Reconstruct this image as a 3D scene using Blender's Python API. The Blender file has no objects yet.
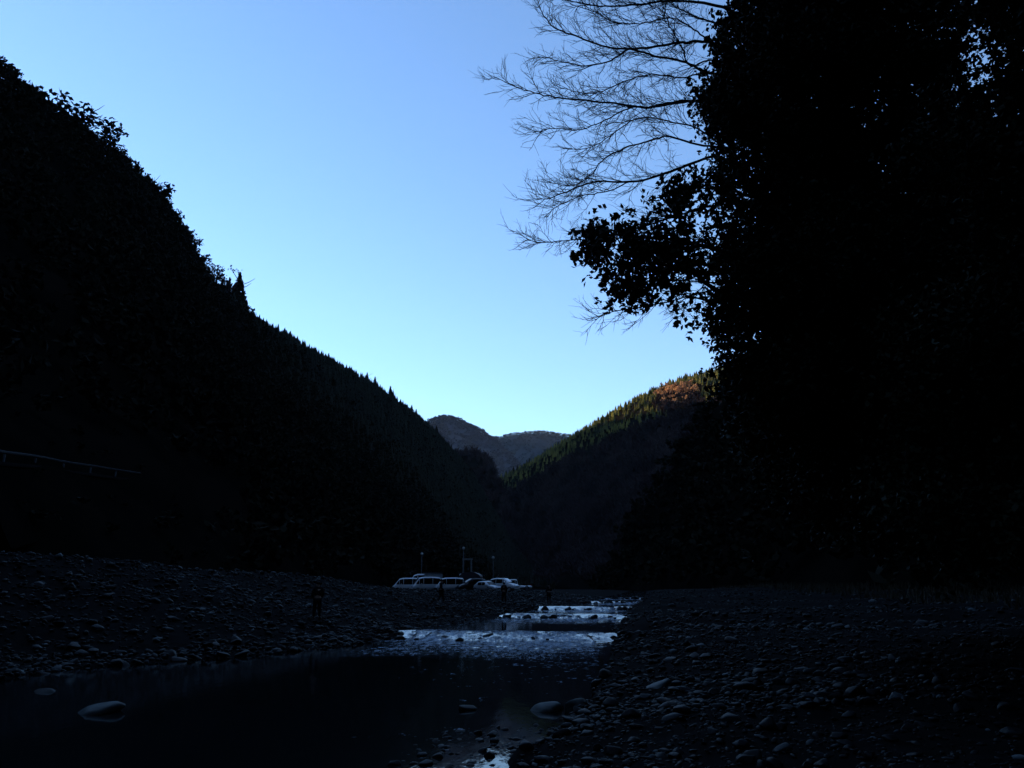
import bpy, bmesh, math, random
import numpy as np
from mathutils import Vector, Matrix, Euler
random.seed(7); RNG = np.random.default_rng(11)
R = math.radians
scene = bpy.context.scene
COL = scene.collection

# ------------------------------------------------------------------ camera
F = 800.0; CZ = 2.2; TP = (588-384)/F; PITCH = math.atan(TP)
cam_d = bpy.data.cameras.new('camera'); cam = bpy.data.objects.new('camera', cam_d); COL.objects.link(cam)
cam_d.sensor_width = 36; cam_d.lens = 36*F/1024; cam_d.clip_start = .1; cam_d.clip_end = 30000
cam.location = (0, 0, CZ); cam.rotation_euler = (math.pi/2+PITCH, 0, 0); scene.camera = cam
def at(px, py, D):
    a = (px-512)/F; b = (384-py)/F
    y = math.cos(PITCH)-b*math.sin(PITCH); z = math.sin(PITCH)+b*math.cos(PITCH)
    return np.array([a/y*D, D, CZ+z/y*D])

# ------------------------------------------------------------------ tuning
SUN_AZ = -58.0     # degrees, clockwise from +Y (the view direction)
SUN_EL = 17.0
SKY_STR = .12
EXPO = 1.44

# ------------------------------------------------------------------ noise
def _h(ix, iy, s):
    n = (ix*374761393 + iy*668265263 + s*1442695041) & 0xffffffff
    n = ((n ^ (n >> 13))*1274126177) & 0xffffffff
    return ((n ^ (n >> 16)) & 0xffffff)/float(0xffffff)
def vnoise(x, y, s=0):
    x = np.asarray(x, float); y = np.asarray(y, float)
    ix = np.floor(x).astype(np.int64); iy = np.floor(y).astype(np.int64)
    fx = x-ix; fy = y-iy; fx = fx*fx*(3-2*fx); fy = fy*fy*(3-2*fy)
    a = _h(ix, iy, s); b = _h(ix+1, iy, s); c = _h(ix, iy+1, s); d = _h(ix+1, iy+1, s)
    return (a*(1-fx)+b*fx)*(1-fy)+(c*(1-fx)+d*fx)*fy
def fbm(x, y, o=4, s=0):
    t = 0; a = .5
    for i in range(o):
        t = t + a*(vnoise(x*2**i, y*2**i, s+i*17)-.5)*2; a *= .5
    return t

# ------------------------------------------------------------------ materials
def mat(name, col, rough=.8, spec=.3, metal=0, noise=None, bump=None, coords='Object'):
    """noise=(scale, colour2, contrast) ; bump=(scale, strength)"""
    m = bpy.data.materials.new(name); m.use_nodes = True
    nt = m.node_tree; p = nt.nodes['Principled BSDF']
    p.inputs['Base Color'].default_value = (*col, 1); p.inputs['Roughness'].default_value = rough
    p.inputs['Specular IOR Level'].default_value = spec; p.inputs['Metallic'].default_value = metal
    tc = nt.nodes.new('ShaderNodeTexCoord')
    if noise:
        n = nt.nodes.new('ShaderNodeTexNoise'); n.inputs['Scale'].default_value = noise[0]; n.inputs['Detail'].default_value = 6
        nt.links.new(tc.outputs[coords], n.inputs['Vector'])
        r = nt.nodes.new('ShaderNodeMapRange'); r.inputs[1].default_value = .5-noise[2]; r.inputs[2].default_value = .5+noise[2]
        nt.links.new(n.outputs['Fac'], r.inputs[0])
        mx = nt.nodes.new('ShaderNodeMix'); mx.data_type = 'RGBA'
        mx.inputs[6].default_value = (*col, 1); mx.inputs[7].default_value = (*noise[1], 1)
        nt.links.new(r.outputs[0], mx.inputs[0]); nt.links.new(mx.outputs[2], p.inputs['Base Color'])
    if bump:
        n = nt.nodes.new('ShaderNodeTexNoise'); n.inputs['Scale'].default_value = bump[0]; n.inputs['Detail'].default_value = 5
        nt.links.new(tc.outputs[coords], n.inputs['Vector'])
        b = nt.nodes.new('ShaderNodeBump'); b.inputs['Strength'].default_value = bump[1]
        nt.links.new(n.outputs['Fac'], b.inputs['Height']); nt.links.new(b.outputs[0], p.inputs['Normal'])
    return m
def rand_stone(name, cols, rough=.55):
    m = bpy.data.materials.new(name); m.use_nodes = True; nt = m.node_tree; p = nt.nodes['Principled BSDF']
    p.inputs['Roughness'].default_value = rough; p.inputs['Specular IOR Level'].default_value = .08
    g = nt.nodes.new('ShaderNodeNewGeometry'); oi = nt.nodes.new('ShaderNodeObjectInfo')
    ad = nt.nodes.new('ShaderNodeMath'); ad.operation = 'ADD'
    nt.links.new(g.outputs['Random Per Island'], ad.inputs[0]); nt.links.new(oi.outputs['Random'], ad.inputs[1])
    fr = nt.nodes.new('ShaderNodeMath'); fr.operation = 'FRACT'; nt.links.new(ad.outputs[0], fr.inputs[0])
    cr = nt.nodes.new('ShaderNodeValToRGB'); cr.color_ramp.interpolation = 'LINEAR'
    el = cr.color_ramp.elements
    for i, (pos, c) in enumerate(cols):
        e = el[i] if i < 2 else el.new(pos); e.position = pos; e.color = (*c, 1)
    nt.links.new(fr.outputs[0], cr.inputs[0])
    tc = nt.nodes.new('ShaderNodeTexCoord')
    n = nt.nodes.new('ShaderNodeTexNoise'); n.inputs['Scale'].default_value = 9; n.inputs['Detail'].default_value = 6
    nt.links.new(tc.outputs['Object'], n.inputs['Vector'])
    mr = nt.nodes.new('ShaderNodeMapRange'); mr.inputs[1].default_value = .3; mr.inputs[2].default_value = .7
    mr.inputs[3].default_value = .55; mr.inputs[4].default_value = 1.25; nt.links.new(n.outputs['Fac'], mr.inputs[0])
    mx = nt.nodes.new('ShaderNodeMix'); mx.data_type = 'RGBA'; mx.blend_type = 'MULTIPLY'; mx.inputs[0].default_value = 1
    nt.links.new(cr.outputs[0], mx.inputs[6]); nt.links.new(mr.outputs[0], mx.inputs[7]); nt.links.new(mx.outputs[2], p.inputs['Base Color'])
    b = nt.nodes.new('ShaderNodeBump'); b.inputs['Strength'].default_value = .25; nt.links.new(n.outputs['Fac'], b.inputs['Height']); nt.links.new(b.outputs[0], p.inputs['Normal'])
    return m

M = {}
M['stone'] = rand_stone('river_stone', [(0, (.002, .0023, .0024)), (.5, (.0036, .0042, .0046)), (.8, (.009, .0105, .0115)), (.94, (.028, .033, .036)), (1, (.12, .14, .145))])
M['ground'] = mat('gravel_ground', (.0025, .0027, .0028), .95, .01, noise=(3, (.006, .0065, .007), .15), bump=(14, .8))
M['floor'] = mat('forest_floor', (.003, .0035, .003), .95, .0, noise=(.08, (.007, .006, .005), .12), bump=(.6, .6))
M['far'] = mat('far_wood_haze_tint', (.042, .050, .072), .95, .0, noise=(.01, (.052, .056, .075), .1), bump=(.05, .8))  # bluish base colour paints the haze of distance into the wood
M['far2'] = mat('ridge_wood_haze_tint', (.020, .034, .052), .95, .0, noise=(.01, (.026, .04, .058), .1))  # darker blue, haze of the farther ridge put into its colour
M['leaf'] = mat('evergreen_leaf', (.010, .016, .007), .65, .08, noise=(.7, (.018, .023, .010), .1))
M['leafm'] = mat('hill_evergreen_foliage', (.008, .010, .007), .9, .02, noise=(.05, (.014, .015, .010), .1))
M['cedar'] = mat('cedar_foliage', (.014, .021, .010), .9, .0, noise=(.05, (.13, .115, .03), .14))
M['autumn'] = mat('autumn_foliage', (.50, .26, .12), .9, .0, noise=(.08, (.26, .14, .08), .1))
M['bare'] = mat('bare_wood_twigs', (.042, .029, .028), .9, .0, noise=(.03, (.014, .010, .011), .12))
M['bark'] = mat('bark', (.02, .017, .015), .9, .15, noise=(6, (.035, .03, .026), .15), bump=(20, .5))
M['white'] = mat('white_car_paint', (.74, .76, .78), .25, .5)
M['silver'] = mat('silver_car_paint', (.45, .47, .5), .3, .5, .3)
M['black'] = mat('black_car_paint', (.015, .015, .02), .3, .3)
M['red'] = mat('dark_red_car_paint', (.16, .03, .04), .3, .4)
M['glass'] = mat('dark_car_glass', (.01, .012, .014), .15, .3)
M['rubber'] = mat('rubber', (.015, .015, .015), .8, .2)
M['rim'] = mat('wheel_metal', (.3, .3, .32), .35, .5, .7)
M['lampglass'] = mat('headlight_glass', (.6, .62, .65), .15, .5)
M['tail'] = mat('tail_light_red', (.3, .02, .02), .3, .5)
M['rail'] = mat('weathered_rail', (.035, .036, .04), .8, .1)
M['galv'] = mat('galvanised_steel', (.10, .105, .115), .6, .2)
M['globe'] = mat('white_lamp_globe', (.8, .8, .78), .4, .5)
M['shed'] = mat('grey_shed_panel', (.38, .42, .45), .7, .3, noise=(1.5, (.3, .33, .36), .1))
M['roofd'] = mat('dark_roof_sheet', (.04, .036, .045), .6, .3)
M['dim'] = mat('pale_timber', (.25, .25, .24), .8, .2, noise=(3, (.18, .18, .17), .1))
M['skin'] = mat('skin', (.4, .25, .18), .6, .3)
M['cloth'] = mat('dark_jacket_cloth', (.012, .012, .015), .9, .1)
M['cloth2'] = mat('dark_trouser_cloth', (.01, .01, .012), .9, .1)
M['asph'] = mat('asphalt', (.008, .008, .009), .95, .0, noise=(2, (.012, .012, .012), .15))
M['grass'] = mat('dry_grass', (.07, .055, .035), .9, .1, noise=(.8, (.03, .03, .018), .15))
M['conc'] = mat('pale_concrete', (.22, .22, .21), .85, .2, noise=(.5, (.12, .12, .11), .15))

# ------------------------------------------------------------------ mesh helpers
def mesh_np(name, verts, faces, m, smooth=False):
    """verts (N,3); faces (K,n) array"""
    verts = np.asarray(verts, np.float32); faces = np.asarray(faces, np.int32)
    me = bpy.data.meshes.new(name); k, n = faces.shape
    me.vertices.add(len(verts)); me.vertices.foreach_set('co', verts.ravel())
    me.loops.add(k*n); me.loops.foreach_set('vertex_index', faces.ravel())
    me.polygons.add(k); me.polygons.foreach_set('loop_start', np.arange(0, k*n, n, dtype=np.int32))
    me.polygons.foreach_set('loop_total', np.full(k, n, np.int32))
    if smooth: me.polygons.foreach_set('use_smooth', np.ones(k, bool))
    me.update(calc_edges=True); me.validate()
    me.materials.append(m); return me
def link(name, me, parent=None, loc=(0, 0, 0)):
    o = bpy.data.objects.new(name, me); COL.objects.link(o); o.location = loc
    if parent is not None: o.parent = parent
    return o
def tag(o, label=None, cat=None, group=None, kind=None):
    if label: o['label'] = label
    if cat: o['category'] = cat
    if group: o['group'] = group
    if kind: o['kind'] = kind
    return o
def empty(name, loc, rz=0):
    o = bpy.data.objects.new(name, None); COL.objects.link(o); o.location = loc; o.rotation_euler = (0, 0, rz)
    o.empty_display_size = .2; return o
def copy_tree(o, parent=None):
    c = o.copy(); COL.objects.link(c)
    if parent is not None: c.parent = parent
    for ch in list(o.children): copy_tree(ch, c)
    return c
def bm_obj(name, bm, m, parent=None, smooth=False, bevel=0):
    if bevel: bmesh.ops.bevel(bm, geom=bm.edges[:], offset=bevel, segments=2, affect='EDGES', clamp_overlap=True)
    bmesh.ops.recalc_face_normals(bm, faces=bm.faces)
    me = bpy.data.meshes.new(name); bm.to_mesh(me); bm.free(); me.materials.append(m)
    if smooth: me.polygons.foreach_set('use_smooth', [True]*len(me.polygons))
    return link(name, me, parent)
def bx(bm, c, s, rot=None):
    v = bmesh.ops.create_cube(bm, size=1)['verts']; mt = Matrix.Translation(c)
    if rot: mt = mt @ Euler(rot).to_matrix().to_4x4()
    bmesh.ops.transform(bm, verts=v, matrix=mt @ Matrix.Diagonal((*s, 1)))
def cyl(bm, c, r1, r2, h, seg=12, rot=None):
    v = bmesh.ops.create_cone(bm, cap_ends=True, segments=seg, radius1=r1, radius2=r2, depth=h)['verts']
    mt = Matrix.Translation(c)
    if rot: mt = mt @ Euler(rot).to_matrix().to_4x4()
    bmesh.ops.transform(bm, verts=v, matrix=mt)
def sph(bm, c, r, s=(1, 1, 1), sub=2):
    v = bmesh.ops.create_icosphere(bm, subdivisions=sub, radius=r)['verts']
    bmesh.ops.transform(bm, verts=v, matrix=Matrix.Translation(c) @ Matrix.Diagonal((*s, 1)))

def tubes(name, lines, m, sides=4):
    """lines: list of (pts (n,3), radii (n,)) -> one mesh"""
    V = []; Fc = []; off = 0
    ang = np.arange(sides)*2*math.pi/sides; ca, sa = np.cos(ang), np.sin(ang)
    for P, r in lines:
        P = np.asarray(P, float); r = np.asarray(r, float); n = len(P)
        T = np.gradient(P, axis=0); T /= np.linalg.norm(T, axis=1)[:, None]+1e-9
        ref = np.array([.31, .22, .93]) if abs(T[0, 2]) < .8 else np.array([1, .1, 0.])
        A = np.cross(T, ref); A /= np.linalg.norm(A, axis=1)[:, None]+1e-9; B = np.cross(T, A)
        ring = P[:, None, :]+r[:, None, None]*(ca[None, :, None]*A[:, None, :]+sa[None, :, None]*B[:, None, :])
        V.append(ring.reshape(-1, 3))
        i = np.arange(n-1)[:, None]*sides; j = np.arange(sides)[None, :]; j2 = (j+1) % sides
        f = np.stack([i+j, i+j2, i+sides+j2, i+sides+j], -1).reshape(-1, 4)+off
        Fc.append(f); off += n*sides
    return mesh_np(name, np.concatenate(V), np.concatenate(Fc), m, True)

def spline(P, n):
    """Catmull-Rom through P resampled to n points"""
    P = np.asarray(P, float); k = len(P)
    Q = np.concatenate([[2*P[0]-P[1]], P, [2*P[-1]-P[-2]]])
    t = np.linspace(0, k-1, n); i = np.minimum(t.astype(int), k-2); f = (t-i)
    f = f.reshape((-1,)+(1,)*(P.ndim-1))
    p0, p1, p2, p3 = Q[i], Q[i+1], Q[i+2], Q[i+3]
    return .5*((2*p1)+(-p0+p2)*f+(2*p0-5*p1+4*p2-p3)*f*f+(-p0+3*p1-3*p2+p3)*f**3)

# ------------------------------------------------------------------ world, sun, haze
w = bpy.data.worlds.new('World'); scene.world = w; w.use_nodes = True; nt = w.node_tree
sky = nt.nodes.new('ShaderNodeTexSky'); sky.sky_type = 'NISHITA'; sky.sun_disc = False
sky.sun_elevation = R(SUN_EL); sky.sun_rotation = R(SUN_AZ); sky.altitude = 300
sky.air_density = 1.0; sky.dust_density = .04; sky.ozone_density = 4.1
nt.links.new(sky.outputs[0], nt.nodes['Background'].inputs[0]); nt.nodes['Background'].inputs[1].default_value = SKY_STR
sd = bpy.data.lights.new('sun', 'SUN'); so = bpy.data.objects.new('sun', sd); COL.objects.link(so)
sd.energy = 5.0; sd.angle = R(.5); sd.color = (1, .78, .52)
az, el = R(SUN_AZ), R(SUN_EL)
sdir = Vector((math.sin(az)*math.cos(el), math.cos(az)*math.cos(el), math.sin(el)))
so.rotation_euler = sdir.to_track_quat('Z', 'Y').to_euler()
vs = scene.view_settings; vs.view_transform = 'Standard'; vs.look = 'None'; vs.exposure = EXPO; vs.gamma = 1
scene.cycles.max_bounces = 5; scene.cycles.diffuse_bounces = 3; scene.cycles.volume_bounces = 1

# ------------------------------------------------------------------ ground sheet
def ip(y, tab): return np.interp(y, [a for a, _ in tab], [b for _, b in tab])
LE = [(-60, -14), (0, -13), (17, -13), (24, -12), (29, -8.2), (33, -6.3), (39, -5.4), (46, -4.3), (57, -.9), (68, 2), (83, 7), (100, 11), (130, 17), (400, 60)]
RE = [(-60, -1), (-5, -.8), (0, -.3), (6, -.45), (10, .0), (13, .6), (16, 1.15), (20, 1.9), (24, 2.8), (30, 3.7), (37, 4.5), (39, 4.7), (57, 7.8), (70, 10.4), (83, 13), (100, 16), (130, 21), (400, 66)]
LV = [(-60, 0), (36.5, 0), (38.5, .25), (55, .25), (57, .5), (66, .5), (67.5, .75), (81, .75), (83, .95), (96, .95), (98, 1.1), (130, 1.2), (400, 1.4)]
CREST = [(-60, 24, 4.2), (0, 20, 4.1), (40, 14, 3.55), (55, 14.5, 2.9), (70, 12, 2.15), (85, 9, 1.9), (100, 8, 1.88), (130, 8, 1.85), (400, 10, 1.85)]
def height(x, y):
    x = np.asarray(x, float); y = np.asarray(y, float)
    wob = (.35+.35*np.clip((20-y)/10, 0, 1))*fbm(x*.7, y*.7, 3, 5)
    le = ip(y, LE)+wob*1.5; re = ip(y, RE)+wob; lv = ip(y, LV)
    cw = np.interp(y, [c[0] for c in CREST], [c[1] for c in CREST]); cz = np.interp(y, [c[0] for c in CREST], [c[2] for c in CREST])
    dl = le-x; dr = x-re
    n1 = .10*fbm(x*.8, y*.8, 4, 1)
    t = np.clip(dl/cw, 0, 1)
    zl = lv+(cz-lv)*(t**1.35)+.65*np.clip((-x-11)/5, 0, 1)*np.clip((92-y)/10, 0, 1)*np.clip((y-48)/15, 0, 1)-np.clip(dl-cw-1, 0, 3)*.08+n1*(1-t*.6)
    tr = np.clip(dr, 0, None)
    zr = lv+.06+.42*(1-np.exp(-tr/1.2))+.03*np.minimum(tr, 60)+n1*1.6+.5*np.clip((tr-3)/6, 0, 1)*fbm(x*.11, y*.09, 3, 41)
    bed = lv-.5
    z = np.where(dl > 0, zl, np.where(dr > 0, zr, bed))
    edge = np.minimum(np.abs(dl), np.abs(dr)); inside = (dl <= 0) & (dr <= 0)
    z = np.where(inside, lv-.06-np.clip(edge, 0, 1)*.5, z)
    far = np.clip((y-200)/300, 0, 1)
    z = z*(1-far)+1.2*far
    back = np.clip(np.hypot(x, y)/600-1, 0, 1); z = z*(1-back)-3*back
    return z
def axis(segs):
    out = []
    for a, b, s in segs: out += list(np.arange(a, b, s))
    return np.array(out+[segs[-1][1]])
xs = axis([(-7000, -600, 800), (-600, -120, 40), (-120, -30, 3), (-30, 26, .32), (26, 90, 2.5), (90, 600, 40), (600, 7000, 800)])
ys = axis([(-6000, -400, 800), (-400, -20, 20), (-20, 4, 1), (4, 45, .32), (45, 110, .7), (110, 300, 6), (300, 1200, 60), (1200, 9200, 800)])
X, Y = np.meshgrid(xs, ys); Z = height(X, Y)
def grid_faces(ny, nx):
    i = np.arange(ny-1)[:, None]*nx; j = np.arange(nx-1)[None, :]
    return np.stack([i+j, i+j+1, i+nx+j+1, i+nx+j], -1).reshape(-1, 4)
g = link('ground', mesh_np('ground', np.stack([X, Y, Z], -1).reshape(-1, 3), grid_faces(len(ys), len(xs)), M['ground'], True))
tag(g, kind='structure')

# ------------------------------------------------------------------ river water
wy = axis([(-20, 6, 1), (6, 30, .12), (30, 60, .12), (60, 135, .3), (135, 400, 8)])
wu = np.linspace(0, 1, 110)
WX = ip(wy, LE)[:, None]-.8+(ip(wy, RE)-ip(wy, LE)+1.6)[:, None]*wu[None, :]
WY = np.repeat(wy[:, None], 110, 1)
wc_ = (ip(wy, LE)+ip(wy, RE))[:, None]/2
WL = ip(WY+np.clip((WY-30)/6, 0, 1)*(2.2*fbm(WX*.7, WY*.15, 4, 13)+.22*(WX-wc_)), LV)
WL = WL+.35*np.clip(np.abs(np.gradient(WL, axis=0))*9, 0, 1)*fbm(WX*1.8, WY*1.2, 4, 17)*.15
WEIRS = [(37.5, 11, .95, -1), (56, 9.0, .8, -.3), (66.8, 7, .8, .2), (82, 10, .75, .1), (97, 11, .75, .0)]   # y, foam length, strength, jitter
foam = np.zeros_like(WX); chop = np.zeros_like(WX)+.03
cen0 = (ip(WY[:, 0], LE)+ip(WY[:, 0], RE))[:, None]/2
for yw, L, s, j in WEIRS:
    d = yw-(WY+2.6*fbm(WX*.35, WY*.05+yw, 4, 9)*(yw/50)+.22*(WX-cen0))
    cen = (ip(WY[:, 0], LE)+ip(WY[:, 0], RE))[:, None]/2; hw = (ip(WY[:, 0], RE)-ip(WY[:, 0], LE))[:, None]/2
    e = np.clip((hw*(1.02-.018*np.clip(d, 0, 12))-np.abs(WX-cen-.05*np.clip(d, 0, 12)))/(hw*.35)+.7*fbm(WX*1.1, WY*.7, 3, 31), 0, 1)
    f = 1.12*np.clip((d+2.2)/1.4, 0, 1)*(1-np.clip(d/L, 0, 1)**1.5)
    f = f*(1-.3*np.exp(-((d-1.0)/.6)**2)-.35*np.clip(fbm(WX*.9, WY*.5, 3, 55)*2, 0, 1)*(yw > 40))
    f = f*np.clip(.75+.9*fbm(WX*.55, WY*.22, 3, 91), .25, 1.1); foam = np.maximum(foam, f*s*e); chop = np.maximum(chop, np.where((d > -1) & (d < L), .10*e*(1-np.clip(d/L, 0, 1)), 0))
foam_glint = np.zeros_like(WX)  # foam-coloured specks; on the pool they paint sky glints on ripples
def spot(cx, cy, rx, ry, a, arr):
    return np.maximum(arr, a*np.exp(-((WX-cx)/rx)**2-((WY-cy)/ry)**2))
for a in ((-2.2, 13.3, 1.1, .35, .55), (-1.0, 13.8, .6, .35, .62), (1.4, 25, 2.6, 2.4, .74), (2.4, 21.5, 2.0, 1.6, .62), (.0, 9.6, 1.1, .4, .5), (-.6, 17.5, 1.5, .9, .42), (0, 23, 4.5, 5, .5)):
    foam_glint = spot(*a, foam_glint)
foam_glint = np.maximum(foam_glint, .5*np.clip((WY-39)/6, 0, 1))
chop = spot(1.5, 25, 3, 3, .06, chop); chop = spot(0, 9.6, 2, 1.5, .14, chop)
WZ = WL+foam*.05*fbm(WX*2.2, WY*2.2, 4, 3)+chop*.012*fbm(WX*3, WY*3, 3, 4)
wm = mesh_np('river', np.stack([WX, WY, WZ], -1).reshape(-1, 3), grid_faces(len(wy), 110), bpy.data.materials.new('river_water'), True)
for nm, arr in (('foam', foam), ('chop', chop), ('foam_glint', foam_glint)):
    at_ = wm.attributes.new(nm, 'FLOAT', 'POINT'); at_.data.foreach_set('value', arr.ravel().astype(np.float32))
m = wm.materials[0]; m.use_nodes = True; nt = m.node_tree; p = nt.nodes['Principled BSDF']
p.inputs['Base Color'].default_value = (.004, .006, .007, 1); p.inputs['Roughness'].default_value = .04; p.inputs['IOR'].default_value = 1.33; p.inputs['Specular IOR Level'].default_value = .28
tc = nt.nodes.new('ShaderNodeTexCoord'); mp = nt.nodes.new('ShaderNodeMapping'); mp.inputs['Scale'].default_value = (1, .28, 1); nt.links.new(tc.outputs['Object'], mp.inputs[0])
def nz(scale, det=4, rough=.55):
    n = nt.nodes.new('ShaderNodeTexNoise'); n.inputs['Scale'].default_value = scale; n.inputs['Detail'].default_value = det; n.inputs['Roughness'].default_value = rough
    nt.links.new(mp.outputs[0], n.inputs['Vector']); return n
def mth(op, a, b=None):
    n = nt.nodes.new('ShaderNodeMath'); n.operation = op
    for i, v in enumerate((a, b)):
        if v is None: continue
        if isinstance(v, (int, float)): n.inputs[i].default_value = v
        else: nt.links.new(v, n.inputs[i])
    return n.outputs[0]
af = nt.nodes.new('ShaderNodeAttribute'); af.attribute_name = 'foam'; ac = nt.nodes.new('ShaderNodeAttribute'); ac.attribute_name = 'chop'
n1 = nz(5, 3); n2 = nz(22, 4)
b = nt.nodes.new('ShaderNodeBump'); b.inputs['Distance'].default_value = .12
hh = mth('ADD', n1.outputs[0], mth('MULTIPLY', n2.outputs[0], .25)); nt.links.new(hh, b.inputs['Height'])
nt.links.new(mth('MULTIPLY', ac.outputs['Fac'], .9), b.inputs['Strength']); nt.links.new(b.outputs[0], p.inputs['Normal'])
n3 = nz(4.6, 8, .75)
n4 = nz(17, 5, .7)
fac = mth('MULTIPLY', mth('SUBTRACT', mth('ADD', mth('ADD', mth('MULTIPLY', af.outputs['Fac'], .8), mth('MULTIPLY', mth('SUBTRACT', n3.outputs[0], .5), 4.2)), mth('MULTIPLY', mth('SUBTRACT', n4.outputs[0], .5), 3.4)), .14), 2.0)
fac = mth('MULTIPLY', fac, mth('MINIMUM', mth('MULTIPLY', af.outputs['Fac'], 5), 1.0))
asp = nt.nodes.new('ShaderNodeAttribute'); asp.attribute_name = 'foam_glint'
mp2 = nt.nodes.new('ShaderNodeMapping'); mp2.inputs['Scale'].default_value = (1, .7, 1); nt.links.new(tc.outputs['Object'], mp2.inputs[0])
n5 = nz(5.5, 5, .7); nt.links.new(mp2.outputs[0], n5.inputs['Vector']); n6 = nz(2.2, 3, .5); nt.links.new(mp2.outputs[0], n6.inputs['Vector'])
f2 = mth('MULTIPLY', mth('SUBTRACT', mth('ADD', asp.outputs['Fac'], mth('ADD', mth('MULTIPLY', mth('SUBTRACT', n5.outputs[0], .5), 3.4), mth('MULTIPLY', mth('SUBTRACT', n6.outputs[0], .5), 2.2))), .93), 4)
f2 = mth('MULTIPLY', f2, mth('MINIMUM', mth('MULTIPLY', asp.outputs['Fac'], 4), .8))
fac = mth('MAXIMUM', fac, f2)
cl = nt.nodes.new('ShaderNodeClamp'); nt.links.new(fac, cl.inputs[0])
fo = nt.nodes.new('ShaderNodeBsdfPrincipled'); fo.inputs['Base Color'].default_value = (.30, .37, .45, 1); fo.inputs['Roughness'].default_value = .8; fo.inputs['Specular IOR Level'].default_value = .12
fr_ = nt.nodes.new('ShaderNodeMix'); fr_.data_type = 'RGBA'; fr_.inputs[6].default_value = (.02, .035, .055, 1); fr_.inputs[7].default_value = (.40, .48, .58, 1)
mrf = nt.nodes.new('ShaderNodeMapRange'); mrf.inputs[1].default_value = .38; mrf.inputs[2].default_value = .60; nt.links.new(nz(3.1, 7, .7).outputs[0], mrf.inputs[0]); nt.links.new(mrf.outputs[0], fr_.inputs[0]); nt.links.new(fr_.outputs[2], fo.inputs['Base Color'])
b2 = nt.nodes.new('ShaderNodeBump'); b2.inputs['Distance'].default_value = .3; b2.inputs['Strength'].default_value = .9; nt.links.new(nz(7, 6).outputs[0], b2.inputs['Height']); nt.links.new(b2.outputs[0], fo.inputs['Normal'])
ms = nt.nodes.new('ShaderNodeMixShader'); nt.links.new(cl.outputs[0], ms.inputs[0]); nt.links.new(p.outputs[0], ms.inputs[1]); nt.links.new(fo.outputs[0], ms.inputs[2])
nt.links.new(ms.outputs[0], nt.nodes['Material Output'].inputs[0])
tag(link('river', wm), kind='structure')

# ------------------------------------------------------------------ hills
def loft(name, ribs, nu, nv, m, amp=(2.0, 30), seed=0, ridge_row=None):
    G = np.array(ribs, float)                  # (U, V, 3)
    G = spline(G, nu)                           # along u
    G = np.swapaxes(spline(np.swapaxes(G, 0, 1), nv), 0, 1)
    v = np.linspace(0, 1, nv)[None, :]
    rr = ridge_row if ridge_row is not None else .75
    wgt = np.clip(np.abs(v-rr)/.25, .12, 1)*np.clip(v/.1, 0, 1)
    nse = fbm(G[..., 0]/amp[1], G[..., 1]/amp[1], 5, seed)*amp[0]*wgt
    G[..., 2] += nse; G[..., 0] += .7*wgt*amp[0]*fbm(G[..., 1]/amp[1]+9, G[..., 2]/amp[1], 4, seed+50)
    o = link(name, mesh_np(name, G.reshape(-1, 3), grid_faces(nu, nv), m, True)); tag(o, kind='structure')
    return G
def rib(foot, ridge, back, sag=.0, bench=None):
    f = np.array(foot, float); r = np.array(ridge, float); k = np.array(back, float)
    m1 = f*.67+r*.33; m2 = f*.33+r*.67; m1[2] -= sag; m2[2] -= sag*.6
    b0 = f.copy(); b0[2] -= 12
    return [b0, f, m1, m2, r, r*.5+k*.5+np.array([0, 0, abs(r[2]-k[2])*.12]), k]
def gp(px, py, D): return at(px, py, D)
# left mountain : foot px,py,D | ridge px,py,D
Lr = []
Lr.append(rib((-62, -160, 3), (-300, -150, 230), (-420, -150, 60)))
Lr.append(rib((-55, -60, 3), (-280, -40, 225), (-400, -20, 60)))
Lr.append(rib((-48, 10, 3.2), (-250, 90, 215), (-390, 150, 60)))
for fx, fy, fd, rx, ry, rd in [(-60, 556, 55, -160, -55, 205), (40, 565, 66, 0, 92, 245), (120, 570, 78, 70, 142, 275), (200, 575, 92, 135, 190, 310), (250, 578, 105, 172, 238, 350),
                               (300, 580, 125, 200, 285, 400), (345, 583, 150, 240, 322, 450), (385, 585, 185, 300, 356, 540), (420, 586, 230, 365, 390, 620), (450, 586, 300, 415, 425, 700),
                               (475, 587, 380, 445, 452, 770), (500, 588, 480, 470, 480, 840), (520, 588, 560, 492, 516, 880), (548, 589, 640, 520, 560, 900), (575, 591, 700, 565, 590, 920)]:
    r = at(rx, ry, rd); k = at(rx, 588, rd*1.35); k[0] -= 60
    Lr.append(rib(at(fx, fy, fd), r, k, sag=.02*rd))
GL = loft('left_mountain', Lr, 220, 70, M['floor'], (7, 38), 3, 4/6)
# right middle mountain (its upper flank in the sun)
Mr = []
for fx, fy, fd, rx, ry, rd in [(470, 588, 1150, 440, 520, 1400), (500, 588, 1000, 483, 490, 1300), (520, 588, 850, 505, 480, 1250), (545, 588, 720, 530, 468, 1200), (570, 588, 620, 560, 449, 1150), (600, 588, 560, 600, 426, 1080),
                               (640, 588, 500, 648, 399, 1010), (680, 588, 460, 682, 385, 980), (720, 588, 420, 718, 376, 950), (780, 588, 400, 770, 360, 930), (860, 588, 380, 860, 330, 900), (1000, 588, 380, 1000, 290, 850)]:
    r = at(rx, ry, rd); k = at(rx, 588, rd*1.5); k[0] += 150
    Mr.append(rib(at(fx, fy, fd), r, k, sag=.03*rd))
GM = loft('middle_mountain', Mr, 200, 70, M['floor'], (16, 90), 21, 4/6)
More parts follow.
